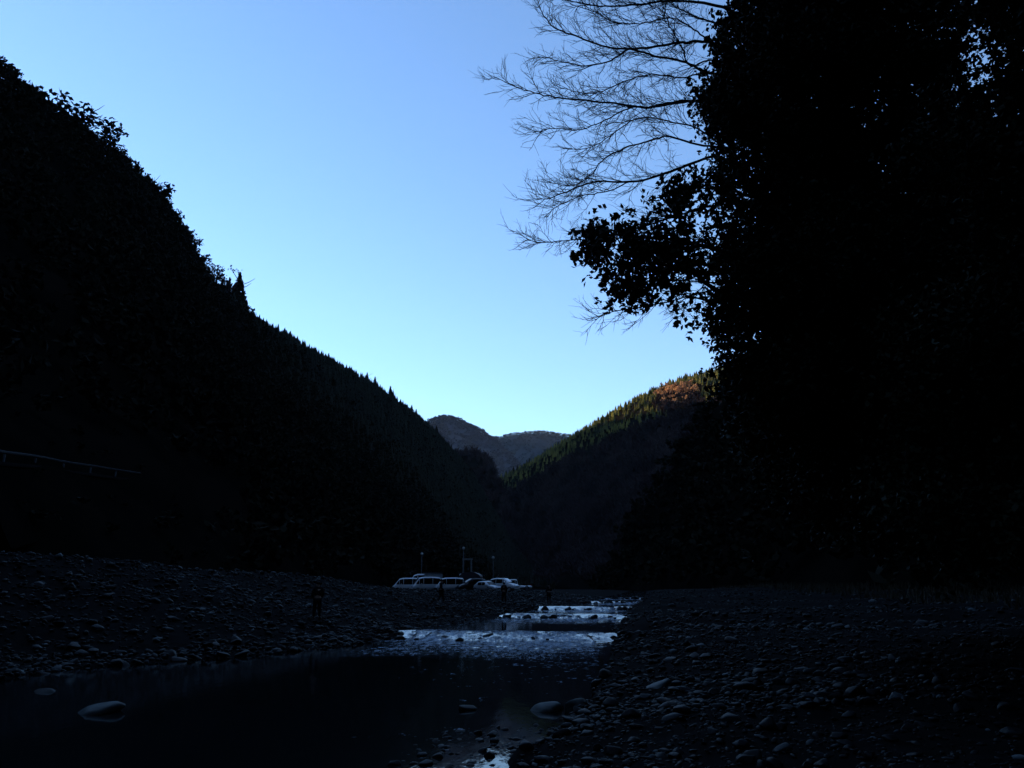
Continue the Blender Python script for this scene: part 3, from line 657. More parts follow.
# ------------------------------------------------------------------ cars
def make_car(name, kind, paint, L, H, W, label, loc, rz):
    t = empty(name, loc, rz); tag(t, label, 'car' if kind != 'van' else 'van')
    # stations: x, z bottom, z belt, z roof
    if kind == 'van':  pr = [(-.5, .35, .5, .55), (-.49, .2, .52, .88), (-.46, .17, .52, .96), (-.2, .17, .52, 1.0), (.12, .17, .52, .99), (.27, .17, .52, .93), (.38, .17, .51, .66), (.44, .17, .48, .53), (.49, .2, .42, .45), (.5, .3, .36, .38)]
    elif kind == 'hatch': pr = [(-.5, .35, .5, .56), (-.48, .2, .58, .72), (-.4, .17, .6, .93), (-.2, .17, .6, 1.0), (.05, .17, .6, .98), (.18, .17, .59, .84), (.28, .17, .58, .64), (.42, .17, .52, .56), (.48, .2, .45, .48), (.5, .3, .38, .4)]
    elif kind == 'sedan': pr = [(-.5, .35, .5, .56), (-.48, .2, .56, .62), (-.36, .17, .6, .68), (-.22, .17, .62, .95), (-.05, .17, .62, 1.0), (.08, .17, .62, .96), (.22, .17, .6, .68), (.4, .17, .54, .58), (.48, .2, .46, .5), (.5, .3, .38, .42)]
    else: pr = [(-.5, .35, .42, .45), (-.495, .22, .42, .46), (-.2, .22, .42, .46), (.02, .22, .42, .46), (.05, .2, .55, .95), (.12, .2, .55, 1.0), (.3, .2, .55, .98), (.42, .2, .5, .68), (.49, .2, .42, .5), (.5, .3, .38, .42)]
    hb = W/2; V = []; n = 8
    for x, z0, zb, zr in pr:
        wr = hb*(.80 if zr > zb+.1 else .93); zs = z0+(zb-z0)*.5
        for sx, zz in ((hb*.90, z0), (hb, zs), (hb*.98, zb), (wr, zr-.025), (wr*.82, zr)): V.append((x*L, sx, zz*H))
        for sx, zz in ((wr*.82, zr), (wr, zr-.025), (hb*.98, zb), (hb, zs), (hb*.90, z0)): V.append((x*L, -sx, zz*H))
    bm = bmesh.new(); bv = [bm.verts.new(v) for v in V]; nr = 10
    for i in range(len(pr)-1):
        for j_ in range(nr): bm.faces.new((bv[i*nr+j_], bv[i*nr+(j_+1) % nr], bv[(i+1)*nr+(j_+1) % nr], bv[(i+1)*nr+j_]))
    bm.faces.new(bv[:nr]); bm.faces.new(bv[-nr:][::-1])
    bm_obj('body', bm, paint, t, True)
    # side windows: follow the belt and roof lines, slightly proud
    for sd_ in (1, -1):
        st = [(x, zb, zr) for x, z0, zb, zr in pr if zr > zb+.13]
        segs = len(st)-1
        for i in range(segs):
            (x0, b0, r0), (x1, b1, r1) = st[i], st[i+1]
            pass
            nseg = 1
            for q_ in range(nseg):
                f0, f1 = q_/nseg, (q_+1)/nseg
                xa, xb = x0+(x1-x0)*f0+.006, x0+(x1-x0)*f1-.006
                def pt(f, up):
                    bb = b0+(b1-b0)*f; rr = r0+(r1-r0)*f
                    zz = (bb+.03) if not up else (rr-.07)
                    k = (zz-bb)/max(rr-.025-bb, .01); return (hb*.98*(1-k)+hb*.80*k+.012)*sd_, zz*H
                ya, za = pt(f0, 0); yb, zb_ = pt(f1, 0); yc, zc = pt(f1, 1); yd, zd = pt(f0, 1)
                if zc <= zb_+.03 and zd <= za+.03: continue
                bm = bmesh.new(); q4 = [bm.verts.new(c) for c in ((xa*L, ya, za), (xb*L, yb, zb_), (xb*L, yc, max(zc, zb_+.02)), (xa*L, yd, max(zd, za+.02)))]
                bm.faces.new(q4); bmesh.ops.solidify(bm, geom=bm.faces[:], thickness=.01); bm_obj('window', bm, M['glass'], t)
    # windscreen and rear window
    def screen(ia, ib, nm, off):
        x0, _, zb0, zr0 = pr[ia]; x1, _, zb1, zr1 = pr[ib]; bm = bmesh.new()
        wa, wb = hb*.72, hb*.8
        p0 = Vector((x0*L, 0, (zr0-.015)*H)); p1 = Vector((x1*L, 0, (zr1+.01)*H)); nrm = Vector((off, 0, .03))
        q4 = [bm.verts.new(c) for c in ((p0.x+off, -wa, p0.z), (p0.x+off, wa, p0.z), (p1.x+off, wb, p1.z), (p1.x+off, -wb, p1.z))]
        bm.faces.new(q4); bmesh.ops.solidify(bm, geom=bm.faces[:], thickness=.01); bm_obj(nm, bm, M['glass'], t)
    if kind == 'van': screen(5, 7, 'windscreen', .05); screen(1, 0, 'rear_window', -.03)
    elif kind == 'hatch': screen(4, 6, 'windscreen', .05); screen(2, 1, 'rear_window', -.04)
    elif kind == 'sedan': screen(5, 6, 'windscreen', .05); screen(3, 2, 'rear_window', -.04)
    else: screen(6, 7, 'windscreen', .05)
    for sx in (-.31, .32):
        for sd_ in (1, -1):
            r_ = .32 if H > 1.3 else .29
            wheel = bpy.data.objects.new('wheel', None); COL.objects.link(wheel); wheel.parent = t; wheel.location = (sx*L, sd_*(hb-.10), r_)
            bm = bmesh.new(); cyl(bm, (0, 0, 0), r_, r_, .22, 20, (math.pi/2, 0, 0)); bm_obj('tyre', bm, M['rubber'], wheel, False, .02)
            bm = bmesh.new(); cyl(bm, (0, sd_*.112, 0), r_*.62, r_*.55, .03, 14, (math.pi/2*sd_*-1, 0, 0)); bm_obj('rim', bm, M['rim'], wheel)
    for sd_ in (1, -1):
        bm = bmesh.new(); bx(bm, (L*.478, sd_*hb*.7, H*.43), (.14, hb*.36, .14)); bm_obj('headlight', bm, M['lampglass'], t, False, .02)
        bm = bmesh.new(); bx(bm, (-L*.487, sd_*hb*.82, H*.5), (.09, hb*.2, .3 if kind == 'van' else .18)); bm_obj('tail_light', bm, M['tail'], t, False, .01)
        bm = bmesh.new(); bx(bm, (L*.2, sd_*(hb+.08), H*.56), (.12, .2, .14)); bm_obj('mirror', bm, paint, t, False, .02)
    bm = bmesh.new(); bx(bm, (L*.492, 0, H*.25), (.1, W*.86, .14)); bm_obj('bumper', bm, paint, t, False, .02)
    bm = bmesh.new(); bx(bm, (L*.495, 0, H*.38), (.05, W*.5, .1)); bm_obj('grille', bm, M['black'], t)
    return t
def on_lot(px0, D): 
    p_ = at(px0, 588, D); z = float(height(p_[0], p_[1])); return (p_[0], p_[1], z+.0)
cars = [
 ('parked_van', 'van', 'white', 3.4, 1.75, 1.5, 'white minivan at the left end of the parked row', 407, 100, R(186)),
 ('parked_van', 'van', 'white', 3.5, 2.35, 1.6, 'tall high-roofed white van behind the front row of minivans', 421, 108, R(183)),
 ('parked_van', 'van', 'white', 3.4, 1.85, 1.5, 'white minivan second from the left, in front of the tall van', 426, 97.5, R(196)),
 ('parked_car', 'van', 'white', 3.4, 1.75, 1.5, 'white estate car between the grey shed and the black car', 449, 98, R(193)),
 ('parked_car', 'hatch', 'black', 3.6, 1.65, 1.6, 'black car parked below the dark hut', 472, 97, R(200)),
 ('parked_car', 'sedan', 'silver', 3.8, 1.35, 1.6, 'silver saloon with its bonnet towards the river, beside the black car', 487, 96, R(-38)),
 ('parked_car', 'hatch', 'red', 3.4, 1.45, 1.5, 'dark red hatchback squeezed beside the silver saloon', 494, 98.5, R(-35)),
 ('parked_car', 'hatch', 'white', 3.5, 1.62, 1.55, 'white hatchback near the right end of the parked row', 504, 97, R(-28)),
 ('parked_truck', 'truck', 'white', 3.2, 1.4, 1.45, 'small white flatbed truck at the right end of the parked row', 518, 98, R(184)),
]
for nm, kd, pt_, L, H, W, lb, px0, D, rz in cars:
    make_car(nm, kd, M[pt_], L, H, W, lb, on_lot(px0, D), rz)
# shed
p_ = on_lot(433, 108); t = empty('shed', p_, R(8)); tag(t, 'small flat-roofed grey shed behind the white vans', 'shed')
bm = bmesh.new(); bx(bm, (0, 0, 1.25), (2.3, 2.2, 2.5)); bm_obj('wall', bm, M['shed'], t)
bm = bmesh.new(); bx(bm, (0, 0, 2.56), (2.5, 2.4, .1)); bm_obj('roof', bm, M['roofd'], t)
bm = bmesh.new(); bx(bm, (-.3, -1.12, 1.0), (.8, .05, 1.9)); bm_obj('door', bm, M['conc'], t)
# hut with a rounded roof
p_ = on_lot(471, 104); t = empty('hut', p_, R(-6)); tag(t, 'dark hut with a rounded roof behind the black car', 'hut')
bm = bmesh.new(); bx(bm, (0, 0, .95), (2.4, 2.4, 1.9)); bm_obj('wall', bm, M['roofd'], t)
bm = bmesh.new(); cyl(bm, (0, 0, 0), 1.35, 1.35, 2.7, 24, (math.pi/2, 0, 0)); bmesh.ops.scale(bm, vec=(1, 1, .5), verts=bm.verts); bmesh.ops.translate(bm, vec=(0, 0, 1.85), verts=bm.verts); bm_obj('roof', bm, M['roofd'], t)
bm = bmesh.new(); bx(bm, (.2, -1.22, 1.0), (.9, .05, 1.1)); bm_obj('window', bm, M['glass'], t)
# tall inverted-U frame
p_ = on_lot(467, 106.5); t = empty('gate_frame', p_, R(0)); tag(t, 'pale inverted-U frame standing up behind the dark hut', 'frame')
for sx in (-.52, .52):
    bm = bmesh.new(); bx(bm, (sx, 0, 2.05), (.2, .2, 4.1)); bm_obj('post', bm, M['dim'], t)
bm = bmesh.new(); bx(bm, (0, 0, 4.21), (1.3, .24, .22)); bm_obj('lintel', bm, M['dim'], t)
# lamps
def lamp(px0, D, Hl, label):
    p_ = on_lot(px0, D); t = empty('street_lamp', p_); tag(t, label, 'street lamp', 'lamps of the car park')
    bm = bmesh.new(); cyl(bm, (0, 0, Hl/2), .06, .045, Hl, 10); bm_obj('pole', bm, M['galv'], t, True)
    bm = bmesh.new(); cyl(bm, (0, 0, .15), .13, .1, .3, 10); bm_obj('base', bm, M['galv'], t)
    bm = bmesh.new(); sph(bm, (0, 0, Hl+.14), .19, (1, 1, .9)); bm_obj('lamp_globe', bm, M['globe'], t, True)
    bm = bmesh.new(); cyl(bm, (0, 0, Hl+.33), .16, .03, .08, 12); bm_obj('cap', bm, M['galv'], t)
lamp(463, 105, 5.4, 'tallest globe lamp, rising right beside the pale inverted-U frame')
lamp(493, 105, 4.2, 'globe lamp above the dark red hatchback')
lamp(421, 110, 4.9, 'globe lamp rising behind the tall high-roofed van')
lamp(460.5, 103, 2.0, 'lowest globe lamp, left of the dark hut just above the car roofs')

# ------------------------------------------------------------------ people
def person(loc, rz, label, pose='stand', Hh=1.7, rod=False):
    s = Hh/1.7; t = empty('person', loc, rz); tag(t, label, 'person')
    J = {'pel': (0, 0, .92), 'chest': (0, .02, 1.22), 'neck': (0, .02, 1.42), 'head': (0, -.01, 1.50), 'top': (0, -.015, 1.64),
         'sl': (.17, .02, 1.37), 'el': (.25, .02, 1.10), 'wl': (.22, -.16, .93), 'hl': (.20, -.22, .89),
         'sr': (-.17, .02, 1.37), 'er': (-.25, .03, 1.10), 'wr': (-.18, -.18, .98), 'hr': (-.15, -.25, .96),
         'hpl': (.09, 0, .86), 'kl': (.12, -.03, .47), 'al': (.14, .02, .08), 'tl': (.15, -.15, .04),
         'hpr': (-.09, 0, .86), 'kr': (-.12, -.02, .47), 'ar': (-.13, .03, .08), 'tr': (-.15, -.13, .04)}
    if pose == 'walk':
        J.update({'kl': (.11, -.16, .50), 'al': (.12, -.22, .09), 'tl': (.12, -.38, .06), 'kr': (-.11, .06, .48), 'ar': (-.12, .27, .14), 'tr': (-.12, .16, .04), 'wl': (.24, .14, .90), 'hl': (.24, .12, .82), 'wr': (-.24, -.2, .93), 'hr': (-.23, -.26, .88)})
    Rd = {'pel': .15, 'chest': .155, 'neck': .06, 'head': .095, 'top': .075, 'sl': .075, 'el': .055, 'wl': .04, 'hl': .035, 'sr': .075, 'er': .055, 'wr': .04, 'hr': .035,
          'hpl': .10, 'kl': .072, 'al': .05, 'tl': .04, 'hpr': .10, 'kr': .072, 'ar': .05, 'tr': .04}
    E = [('pel', 'chest'), ('chest', 'neck'), ('neck', 'head'), ('head', 'top'), ('chest', 'sl'), ('sl', 'el'), ('el', 'wl'), ('wl', 'hl'), ('chest', 'sr'), ('sr', 'er'), ('er', 'wr'), ('wr', 'hr'),
         ('pel', 'hpl'), ('hpl', 'kl'), ('kl', 'al'), ('al', 'tl'), ('pel', 'hpr'), ('hpr', 'kr'), ('kr', 'ar'), ('ar', 'tr')]
    def skin(nm, keys, edges, rad, m, lev=2):
        me = bpy.data.meshes.new(nm); ks = list(keys)
        me.from_pydata([tuple(c*s for c in J[k]) for k in ks], [(ks.index(a), ks.index(b_)) for a, b_ in edges], [])
        o = link(nm, me, t); md = o.modifiers.new('skin', 'SKIN'); md.use_smooth_shade = True
        for i, k in enumerate(ks):
            r_ = rad(k)*s; me.skin_vertices[0].data[i].radius = (r_, r_*(.72 if k in ('chest', 'pel') else 1))
        me.skin_vertices[0].data[0].use_root = True
        sb = o.modifiers.new('sub', 'SUBSURF'); sb.levels = lev; sb.render_levels = lev
        me.materials.append(m); return o
    skin('body', J.keys(), E, lambda k: Rd[k], M['skin'])
    ku = ['chest', 'pel', 'neck', 'sl', 'el', 'wl', 'sr', 'er', 'wr']
    skin('jacket', ku, [('chest', 'pel'), ('chest', 'neck'), ('chest', 'sl'), ('sl', 'el'), ('el', 'wl'), ('chest', 'sr'), ('sr', 'er'), ('er', 'wr')], lambda k: Rd[k]*1.18+.01, M['cloth'])
    kl = ['pel', 'hpl', 'kl', 'al', 'hpr', 'kr', 'ar']
    skin('trousers', kl, [('pel', 'hpl'), ('hpl', 'kl'), ('kl', 'al'), ('pel', 'hpr'), ('hpr', 'kr'), ('kr', 'ar')], lambda k: Rd[k]*1.12+.012, M['cloth2'])
    for sd_ in ('l', 'r'):
        bm = bmesh.new(); a = Vector(J['a'+sd_])*s; b_ = Vector(J['t'+sd_])*s; mid = (a+b_)/2
        sph(bm, (mid.x, mid.y, min(a.z, b_.z)+.03), .1, (.5, 1.25, .55)); bm_obj('shoe', bm, M['rubber'], t, True)
    bm = bmesh.new(); h = Vector(J['head'])*s; sph(bm, (h.x, h.y+.02, h.z+.11), .112, (.9, 1.05, .85)); 
    bm_obj('hat', bm, M['cloth'], t, True)
    bm = bmesh.new(); sph(bm, (h.x, h.y-.105, h.z+.02), .018, (1, 1.2, 1.4)); bm_obj('nose', bm, M['skin'], t, True)
    return t
def gnd(px0, D):
    p_ = at(px0, 600, D); return (p_[0], p_[1], float(height(p_[0], p_[1]))+.02)
person(gnd(317.5, 38.5), R(200), 'person in dark clothes standing on the rubble bank at left, nearest to the camera')
person(gnd(441, 61), R(95), 'person in dark clothes in mid-stride below the parked white estate car', 'walk')
person(gnd(504, 70), R(160), 'person in dark clothes standing on the bank below the white hatchback')
person(gnd(549, 79), R(200), 'person in dark clothes at the head of the farthest weir', 'stand')

# ------------------------------------------------------------------ dry grass at the foot of the right hill and shrubs
n = 9000; gy = 30+110*RNG.random(n); gx = np.interp(gy, [30, 60, 100, 140], [24, 26, 30, 34])+RNG.random(n)*22; gz = height(gx, gy)
bl = np.stack([gx, gy, gz], -1); a = RNG.random(n)*6.283; hgt = .25+.5*RNG.random(n)
dx = np.stack([np.cos(a), np.sin(a), 0*a], -1)*.05; top = np.stack([RNG.normal(0, .15, n), RNG.normal(0, .15, n), hgt], -1)
V = np.stack([bl-dx, bl+dx, bl+top+dx*.2, bl+top-dx*.2], 1).reshape(-1, 3)
o = link('dry_grass', mesh_np('dry_grass', V, np.arange(n*4).reshape(-1, 4), M['grass'])); tag(o, kind='stuff')

# ------------------------------------------------------------------ the big trees at the right
random.seed(41); RNG = np.random.default_rng(43)
def in_poly(px, py, poly):
    px = np.asarray(px, float); py = np.asarray(py, float); ins = np.zeros(px.shape, bool); n = len(poly); j = n-1
    for i in range(n):
        xi, yi = poly[i]; xj, yj = poly[j]
        c = ((yi > py) != (yj > py)) & (px < (xj-xi)*(py-yi)/(yj-yi+1e-9)+xi); ins ^= c; j = i
    return ins
CL = []
for k in range(6):   # a spray: whorls of leaves at the ends of a few short twigs
    ends = RNG.normal(0, .14, (9, 3)); n_ = 54; e = RNG.integers(0, 9, n_); d = RNG.normal(size=(n_, 3)); d /= np.linalg.norm(d, axis=1)[:, None]
    C0 = ends[e]+d*.055*(.5+RNG.random(n_))[:, None]; CL.append(leaf_quads(C0, .072+.045*RNG.random(n_)))
CLB = []
for k in range(6):   # looser spray of broader leaves
    ends = RNG.normal(0, .15, (6, 3)); n_ = 30; e = RNG.integers(0, 6, n_); d = RNG.normal(size=(n_, 3)); d /= np.linalg.norm(d, axis=1)[:, None]
    C0 = ends[e]+d*.06*(.6+RNG.random(n_))[:, None]; V_, F_ = leaf_quads(C0, .095+.04*RNG.random(n_)); CLB.append((V_, F_))
def crown_mesh(P, scale=1.0, CL=CL):
    n = len(P); Vs = []; Fs = []; off = 0; k = RNG.integers(0, len(CL), n)
    for t, (V, Fc) in enumerate(CL):
        s = np.where(k == t)[0]
        if not len(s): continue
        Rm = rot_rand(len(s)); sc = scale*(.8+.45*RNG.random(len(s)))
        W = np.einsum('nij,kj->nki', Rm, V)*sc[:, None, None]+P[s][:, None, :]
        Vs.append(W.reshape(-1, 3)); Fs.append((Fc[None]+(np.arange(len(s))*len(V))[:, None, None]).reshape(-1, 4)+off); off += len(s)*len(V)
    return np.concatenate(Vs), np.concatenate(Fs)
def cat_at(px, py, D): return np.stack([at(a_, b_, c_) for a_, b_, c_ in zip(px, py, D)])
def crown_pts(poly, nb, nc, D0, dD, sig, holes=(), edge=770, thr=-.12, ms=16):
    """boughs inside the outline, sprays round each bough"""
    xs_ = [p[0] for p in poly]; ys_ = [p[1] for p in poly]; B = []
    while len(B) < nb:
        x_ = random.uniform(min(xs_), max(xs_)); y_ = random.uniform(min(ys_), max(ys_))
        if in_poly([x_], [y_], poly)[0]: B.append((x_, y_, D0+random.uniform(-dD, dD)))
    B = np.array(B); k = RNG.integers(0, nb, nc*3); ppm = F/D0
    q = B[k]+RNG.normal(size=(nc*3, 3))*np.array([sig*ppm*1.15, sig*ppm*.7, sig])
    m_ = in_poly(q[:, 0], q[:, 1], poly)
    m_ &= ~((q[:, 0] < edge) & (fbm(q[:, 0]/ms, q[:, 1]/ms*1.2, 3, 77) < thr))
    for (hx, hy, ra, rb) in holes: m_ &= ((q[:, 0]-hx)/ra)**2+((q[:, 1]-hy)/rb)**2 > 1
    q = q[m_][:nc]; return cat_at(q[:, 0], q[:, 1], q[:, 2]), cat_at(B[:, 0], B[:, 1], B[:, 2])
def limb(a, b_, r0, r1, n=8, bow=.12, jit=.06):
    a = np.asarray(a, float); b_ = np.asarray(b_, float); t_ = np.linspace(0, 1, n)[:, None]; L = np.linalg.norm(b_-a)
    P = a+(b_-a)*t_+np.array([0, 0, 1])*np.sin(t_*math.pi)*L*bow+RNG.normal(0, jit*L/n, (n, 3))*np.sin(t_*math.pi)
    return P, np.linspace(r0, r1, n)
def big_tree(name, label, root, topz, r0, P, B, cmat, scale=1.0, extra=(), lean=-.6):
    t = empty(name, tuple(root)); tag(t, label, 'tree'); root = np.array(root, float)
    tp = np.array([root[0]+lean, root[1]+.3, topz]); tr, rr = limb(root-np.array([0, 0, .5]), tp, r0, r0*.25, 14, 0, .12)
    lines = [(tr-root, rr)]
    ex_n = np.concatenate([np.asarray(l) for l, r in extra]) if extra else np.zeros((0, 3))
    nodes = list(tr[int(len(tr)*.3):])+list(ex_n[::2]); nd = [np.linalg.norm(q_-root) for q_ in nodes]
    for b_ in sorted(B, key=lambda q_: min(np.linalg.norm(tr-q_, axis=1))):
        A_ = np.array(nodes); dd_ = np.linalg.norm(A_-b_, axis=1)+np.where(A_[:, 2] > b_[2]+.6, 3, 0); k_ = int(np.argmin(dd_)); Lq = dd_[k_]
        l_, _r = limb(A_[k_]-root, b_-root, .1, .1, 7, .07, .2); r_ = min(r0*.3, .012+.012*Lq); lines.append((l_, np.linspace(r_, .008, 7))); nodes += [q_+root for q_ in l_[2::2]]
    sel = RNG.choice(len(P), min(len(P), 900), replace=False)
    for i in sel:
        b_ = B[int(np.argmin(np.linalg.norm(B-P[i], axis=1)))]; lines.append((limb(b_-root, P[i]-root, .01, .003, 4, .05)[0], np.linspace(.01, .003, 4)))
    lines += [(np.asarray(l)-root, r) for l, r in extra]
    link('trunk', tubes('trunk', lines, M['bark'], 6), t)
    V, Fc = crown_mesh(P, scale, CLB if scale == .9 else CL); link('crown', mesh_np('crown', V-root, Fc, cmat), t); return t
polyA = [(735, -260), (730, -60), (733, 0), (731, 16), (716, 22), (713, 44), (722, 56), (729, 64), (714, 74), (707, 80), (711, 90), (697, 97), (697, 106), (708, 114), (703, 124), (698, 134), (708, 144),
         (722, 142), (736, 139), (745, 150), (728, 158), (716, 158), (712, 168), (716, 180), (735, 200), (728, 235), (722, 270), (722, 285), (712, 300), (700, 315), (706, 322), (703, 332), (712, 345), (716, 358), (724, 371),
         (735, 385), (760, 420), (800, 470), (900, 520), (960, 300), (960, -260)]
P, B = crown_pts(polyA, 150, 6200, 15.0, 2.4, .5, thr=-.34, holes=((748, 153, 5, 4), (790, 68, 9, 7)))
EL = polyA[:37]; ex_, ey_, ez_ = [], [], []
for (xa, ya), (xb, yb) in zip(EL[:-1], EL[1:]):
    for q_ in np.linspace(0, 1, max(2, int(math.hypot(xb-xa, yb-ya)/5))):
        for ins_ in (random.uniform(7, 14), random.uniform(14, 30), random.uniform(25, 55), random.uniform(40, 90)):
            ex_.append(xa+(xb-xa)*q_+ins_); ey_.append(ya+(yb-ya)*q_+random.gauss(0, 5)); ez_.append(random.uniform(13.6, 16.2))
ex_ = np.array(ex_); ey_ = np.array(ey_); ok_ = in_poly(ex_, ey_, polyA) & ~((np.hypot((ex_-748)/12, (ey_-150)/7) < 1))
P = np.concatenate([P, cat_at(ex_[ok_], ey_[ok_], np.array(ez_)[ok_])])
big_tree('evergreen_tree', 'tall dense evergreen whose ragged left edge borders the sky', (11.3, 15.5, float(height(11.3, 15.5))), 17, .34, P, B, M['leaf'], lean=-3.5)
polyB = [(568, 236), (576, 227), (592, 222), (600, 228), (612, 224), (625, 222), (632, 228), (640, 220), (645, 208), (642, 200), (655, 197), (664, 184), (669, 176), (685, 174), (700, 182), (712, 176), (735, 180), (738, 240), (735, 275), (722, 270),
         (705, 266), (695, 280), (690, 296), (684, 310), (674, 306), (668, 292), (655, 294), (640, 298), (626, 300), (617, 298), (612, 284), (606, 268), (590, 258), (578, 250)]
P, B = crown_pts(polyB, 200, 330, 13.0, .7, .2, edge=740, thr=.06, ms=10, holes=((650, 274, 11, 8), (705, 250, 9, 7), (668, 258, 6, 5), (612, 246, 4, 4), (637, 250, 4, 5)))
# stray tufts
ST = [(598, 245), (583, 236), (594, 262), (604, 276), (603, 291), (676, 318), (680, 312), (612, 300), (655, 287), (640, 290)]
P = np.concatenate([P, cat_at([p_[0] for p_ in ST], [p_[1] for p_ in ST], [13.0]*len(ST))])
ex = [limb(at(760, 330, 13.4), at(640, 240, 13), .05, .02, 10, .05), limb(at(745, 260, 13.4), at(600, 240, 13), .045, .01, 10, .08), limb(at(760, 320, 13.5), at(660, 290, 13), .03, .008, 10, .04), limb(at(750, 290, 13), at(670, 280, 13), .02, .006, 8, .04)]
big_tree('evergreen_tree', 'slender evergreen holding its leafy bough out against the sky beside the bare branches', (10.2, 13.9, float(height(10.2, 13.9))), 9.6, .17, P, B, M['leaf'], .9, ex, lean=-4.2)
polyC = [(925, -300), (905, -100), (900, 60), (890, 200), (880, 330), (870, 440), (860, 520), (900, 560), (1300, 570), (1300, -300)]
P, B = crown_pts(polyC, 60, 3000, 11.5, 1.8, .6, holes=((965, 42, 11, 8), (980, 68, 13, 10), (952, 84, 10, 8), (1003, 58, 10, 8)))
big_tree('evergreen_tree', 'nearest big evergreen filling the right edge of the photo', (10.4, 11.5, float(height(10.4, 11.5))), 15, .3, P, B, M['leaf'])
polyD = [(748, -200), (750, 40), (762, 110), (765, 170), (752, 250), (740, 330), (730, 380), (745, 450), (800, 540), (1300, 560), (1300, -200)]
P, B = crown_pts(polyD, 170, 8000, 24, 3, 1.1, holes=((790, 68, 11, 8), (965, 42, 11, 8), (980, 68, 13, 10), (952, 84, 10, 8), (1003, 58, 10, 8)))
big_tree('evergreen_tree', 'dense evergreen set back behind the others at the foot of the right hill', (19.5, 26, float(height(19.5, 26))), 22, .42, P, B, M['leaf'], 1.9)

random.seed(5); RNG = np.random.default_rng(6)
# ------------------------------------------------------------------ bare tree, its branches reaching over the river
root = at(1090, 560, 17.5); root[2] = float(height(root[0], root[1]))
bt = empty('bare_tree', tuple(root)); tag(bt, 'leafless tree whose fine twigs fan out across the top of the sky', 'bare tree')
BR = [
 ([(800, 70), (760, 30), (735, 12), (700, 3), (665, 1), (640, 4), (605, 6), (575, 2), (545, -6)], .05),
 ([(800, 110), (740, 62), (712, 44), (690, 42), (665, 45), (635, 49), (605, 47), (575, 36), (555, 28), (543, 14), (536, -4)], .045),
 ([(800, 150), (745, 85), (706, 72), (684, 62), (655, 56), (630, 49), (612, 60), (585, 66), (556, 60), (536, 56)], .04),
 ([(805, 170), (750, 108), (710, 103), (690, 101), (665, 104), (645, 108), (618, 104), (580, 100), (548, 96), (522, 89), (490, 75)], .042),
 ([(690, 101), (655, 107), (630, 108), (605, 120), (580, 130), (553, 128), (533, 133)], .018),
 ([(820, 200), (770, 145), (728, 151), (690, 164), (660, 175), (630, 182), (600, 181), (575, 188), (550, 198), (528, 200)], .045),
 ([(745, 150), (700, 145), (668, 137), (650, 141), (625, 148), (603, 160), (590, 176), (572, 186), (548, 182)], .026),
 ([(630, 182), (605, 192), (582, 196), (560, 205), (545, 216)], .012),
 ([(820, 240), (760, 205), (720, 205), (680, 215), (640, 228), (600, 238), (570, 240), (545, 243), (525, 240)], .028),
 ([(790, 20), (750, -30), (700, -40), (650, -30), (600, -40), (560, -30)], .04),
 ([(760, 30), (720, 24), (694, 16), (672, 4), (655, -14)], .03),
 ([(745, 85), (715, 60), (690, 66), (682, 48), (672, 30), (664, 18), (668, -6)], .02),
 ([(712, 44), (695, 30), (672, 18), (640, 24), (615, 22), (590, 10), (570, 4)], .018),
 ([(706, 72), (680, 78), (655, 74), (628, 80), (600, 92), (575, 92), (552, 84)], .018),
 ([(728, 151), (700, 130), (672, 122), (640, 118), (615, 132), (590, 148), (560, 148)], .02),
 ([(830, 330), (770, 300), (720, 290), (690, 296), (660, 304), (635, 308), (612, 312), (590, 320)], .022),
 ([(800, 250), (745, 240), (718, 262), (704, 285), (690, 300), (680, 318)], .014),
]
lines = []
def rnd_perp(d):
    v = RNG.normal(size=3); v -= v@d*d; return v/np.linalg.norm(v)
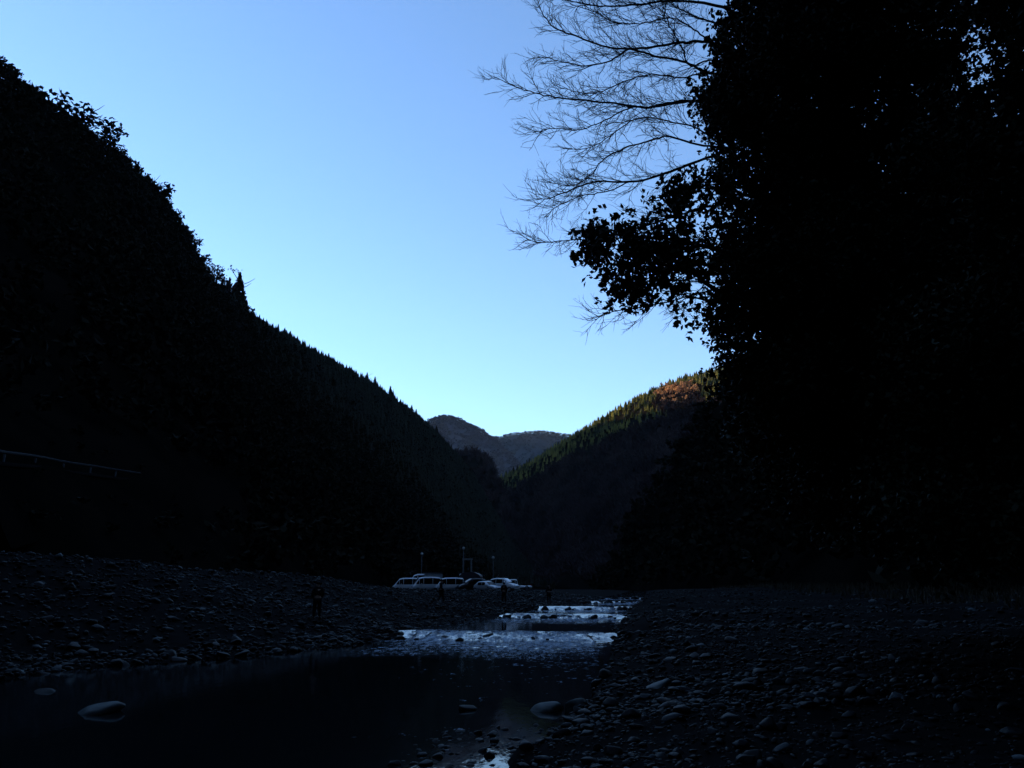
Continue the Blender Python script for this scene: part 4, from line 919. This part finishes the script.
def grow(P, r, lev):
    n = len(P); L = np.linalg.norm(np.diff(P, axis=0), axis=1).sum()
    step = {0: .115, 1: .11, 2: .11}[lev]; k = max(2, int(L/step))
    for q in range(k):
        f = .18+.8*(q+random.random())/k if lev == 0 else .15+.83*(q+random.random())/k
        x = f*(n-1); i = min(int(x), n-2); p0 = P[i]+(P[i+1]-P[i])*(x-i); d = P[i+1]-P[i]; d = d/np.linalg.norm(d)
        s = rnd_perp(d); s[1] *= .6; s[2] += .15; ang = R(random.uniform(22, 50)); dirn = d*math.cos(ang)+s*math.sin(ang); dirn /= np.linalg.norm(dirn)
        Ln = {0: random.uniform(.35, 1.15)*(1.15-.6*f), 1: random.uniform(.15, .42), 2: random.uniform(.06, .16)}[lev]
        r0 = {0: .0085, 1: .0052, 2: .0035}[lev]*random.uniform(.8, 1.2); m_ = 6 if lev == 0 else 4
        T_ = np.linspace(0, 1, m_)[:, None]; bend = rnd_perp(dirn)*.16*Ln; bend[2] += .06*Ln
        Q = p0+dirn*Ln*T_+bend*T_**2+np.cumsum(RNG.normal(0, .03*Ln, (m_, 3)), 0)*np.minimum(T_*3, 1)
        lines.append((Q-root, np.linspace(r0, r0*.45, m_)))
        if lev < 2 and (lev == 0 or random.random() < .42): grow(Q, r0, lev+1)
for kk, (pl, r0) in enumerate(BR):
    D0 = 17.0+random.uniform(-.8, .8); pts = np.array([at(x_, y_, D0+.35*math.sin(i*1.3+kk)) for i, (x_, y_) in enumerate(pl)])
    if kk in (4, 7): D0 = 17
    P = spline(pts, len(pl)*5); P += RNG.normal(0, .008, P.shape); n = len(P)
    rr = r0*.95*(1-np.linspace(0, 1, n))**.8+.007
    lines.append((P-root, rr)); vis = np.where(proj(P)[0] < 745)[0]; grow(P[vis[0]:] if len(vis) else P, r0, 0)
trk, rr = limb(root-np.array([0, 0, .4]), at(840, -160, 17.6), .26, .08, 16, .03, .15)
tl = [(trk-root, rr)]
for pl, r0 in BR:
    if pl[0][0] >= 760:
        e = at(pl[0][0], pl[0][1], 17); i = int(np.argmin(np.abs(trk[:, 2]-(e[2]-.5)))); tl.append(limb(trk[i]-root, e-root, r0*1.1, r0*.6, 5, .02))
link('trunk', tubes('trunk', tl, M['bark'], 8), bt)
link('crown', tubes('crown', lines, M['bark'], 3), bt)

# ------------------------------------------------------------------ haze
HZ = True
if HZ:
    bm = bmesh.new(); bx(bm, (0, 1900, 620), (7600, 7000, 1260)); hm = bpy.data.materials.new('valley_haze'); hm.use_nodes = True; nt = hm.node_tree
    for n_ in list(nt.nodes):
        if n_.type != 'OUTPUT_MATERIAL': nt.nodes.remove(n_)
    pv = nt.nodes.new('ShaderNodeVolumePrincipled'); pv.inputs['Color'].default_value = (.8, .88, 1, 1); pv.inputs['Density'].default_value = .000018; pv.inputs['Anisotropy'].default_value = 0.0
    nt.links.new(pv.outputs[0], [n_ for n_ in nt.nodes if n_.type == 'OUTPUT_MATERIAL'][0].inputs['Volume'])
    tag(bm_obj('haze', bm, hm), kind='stuff')
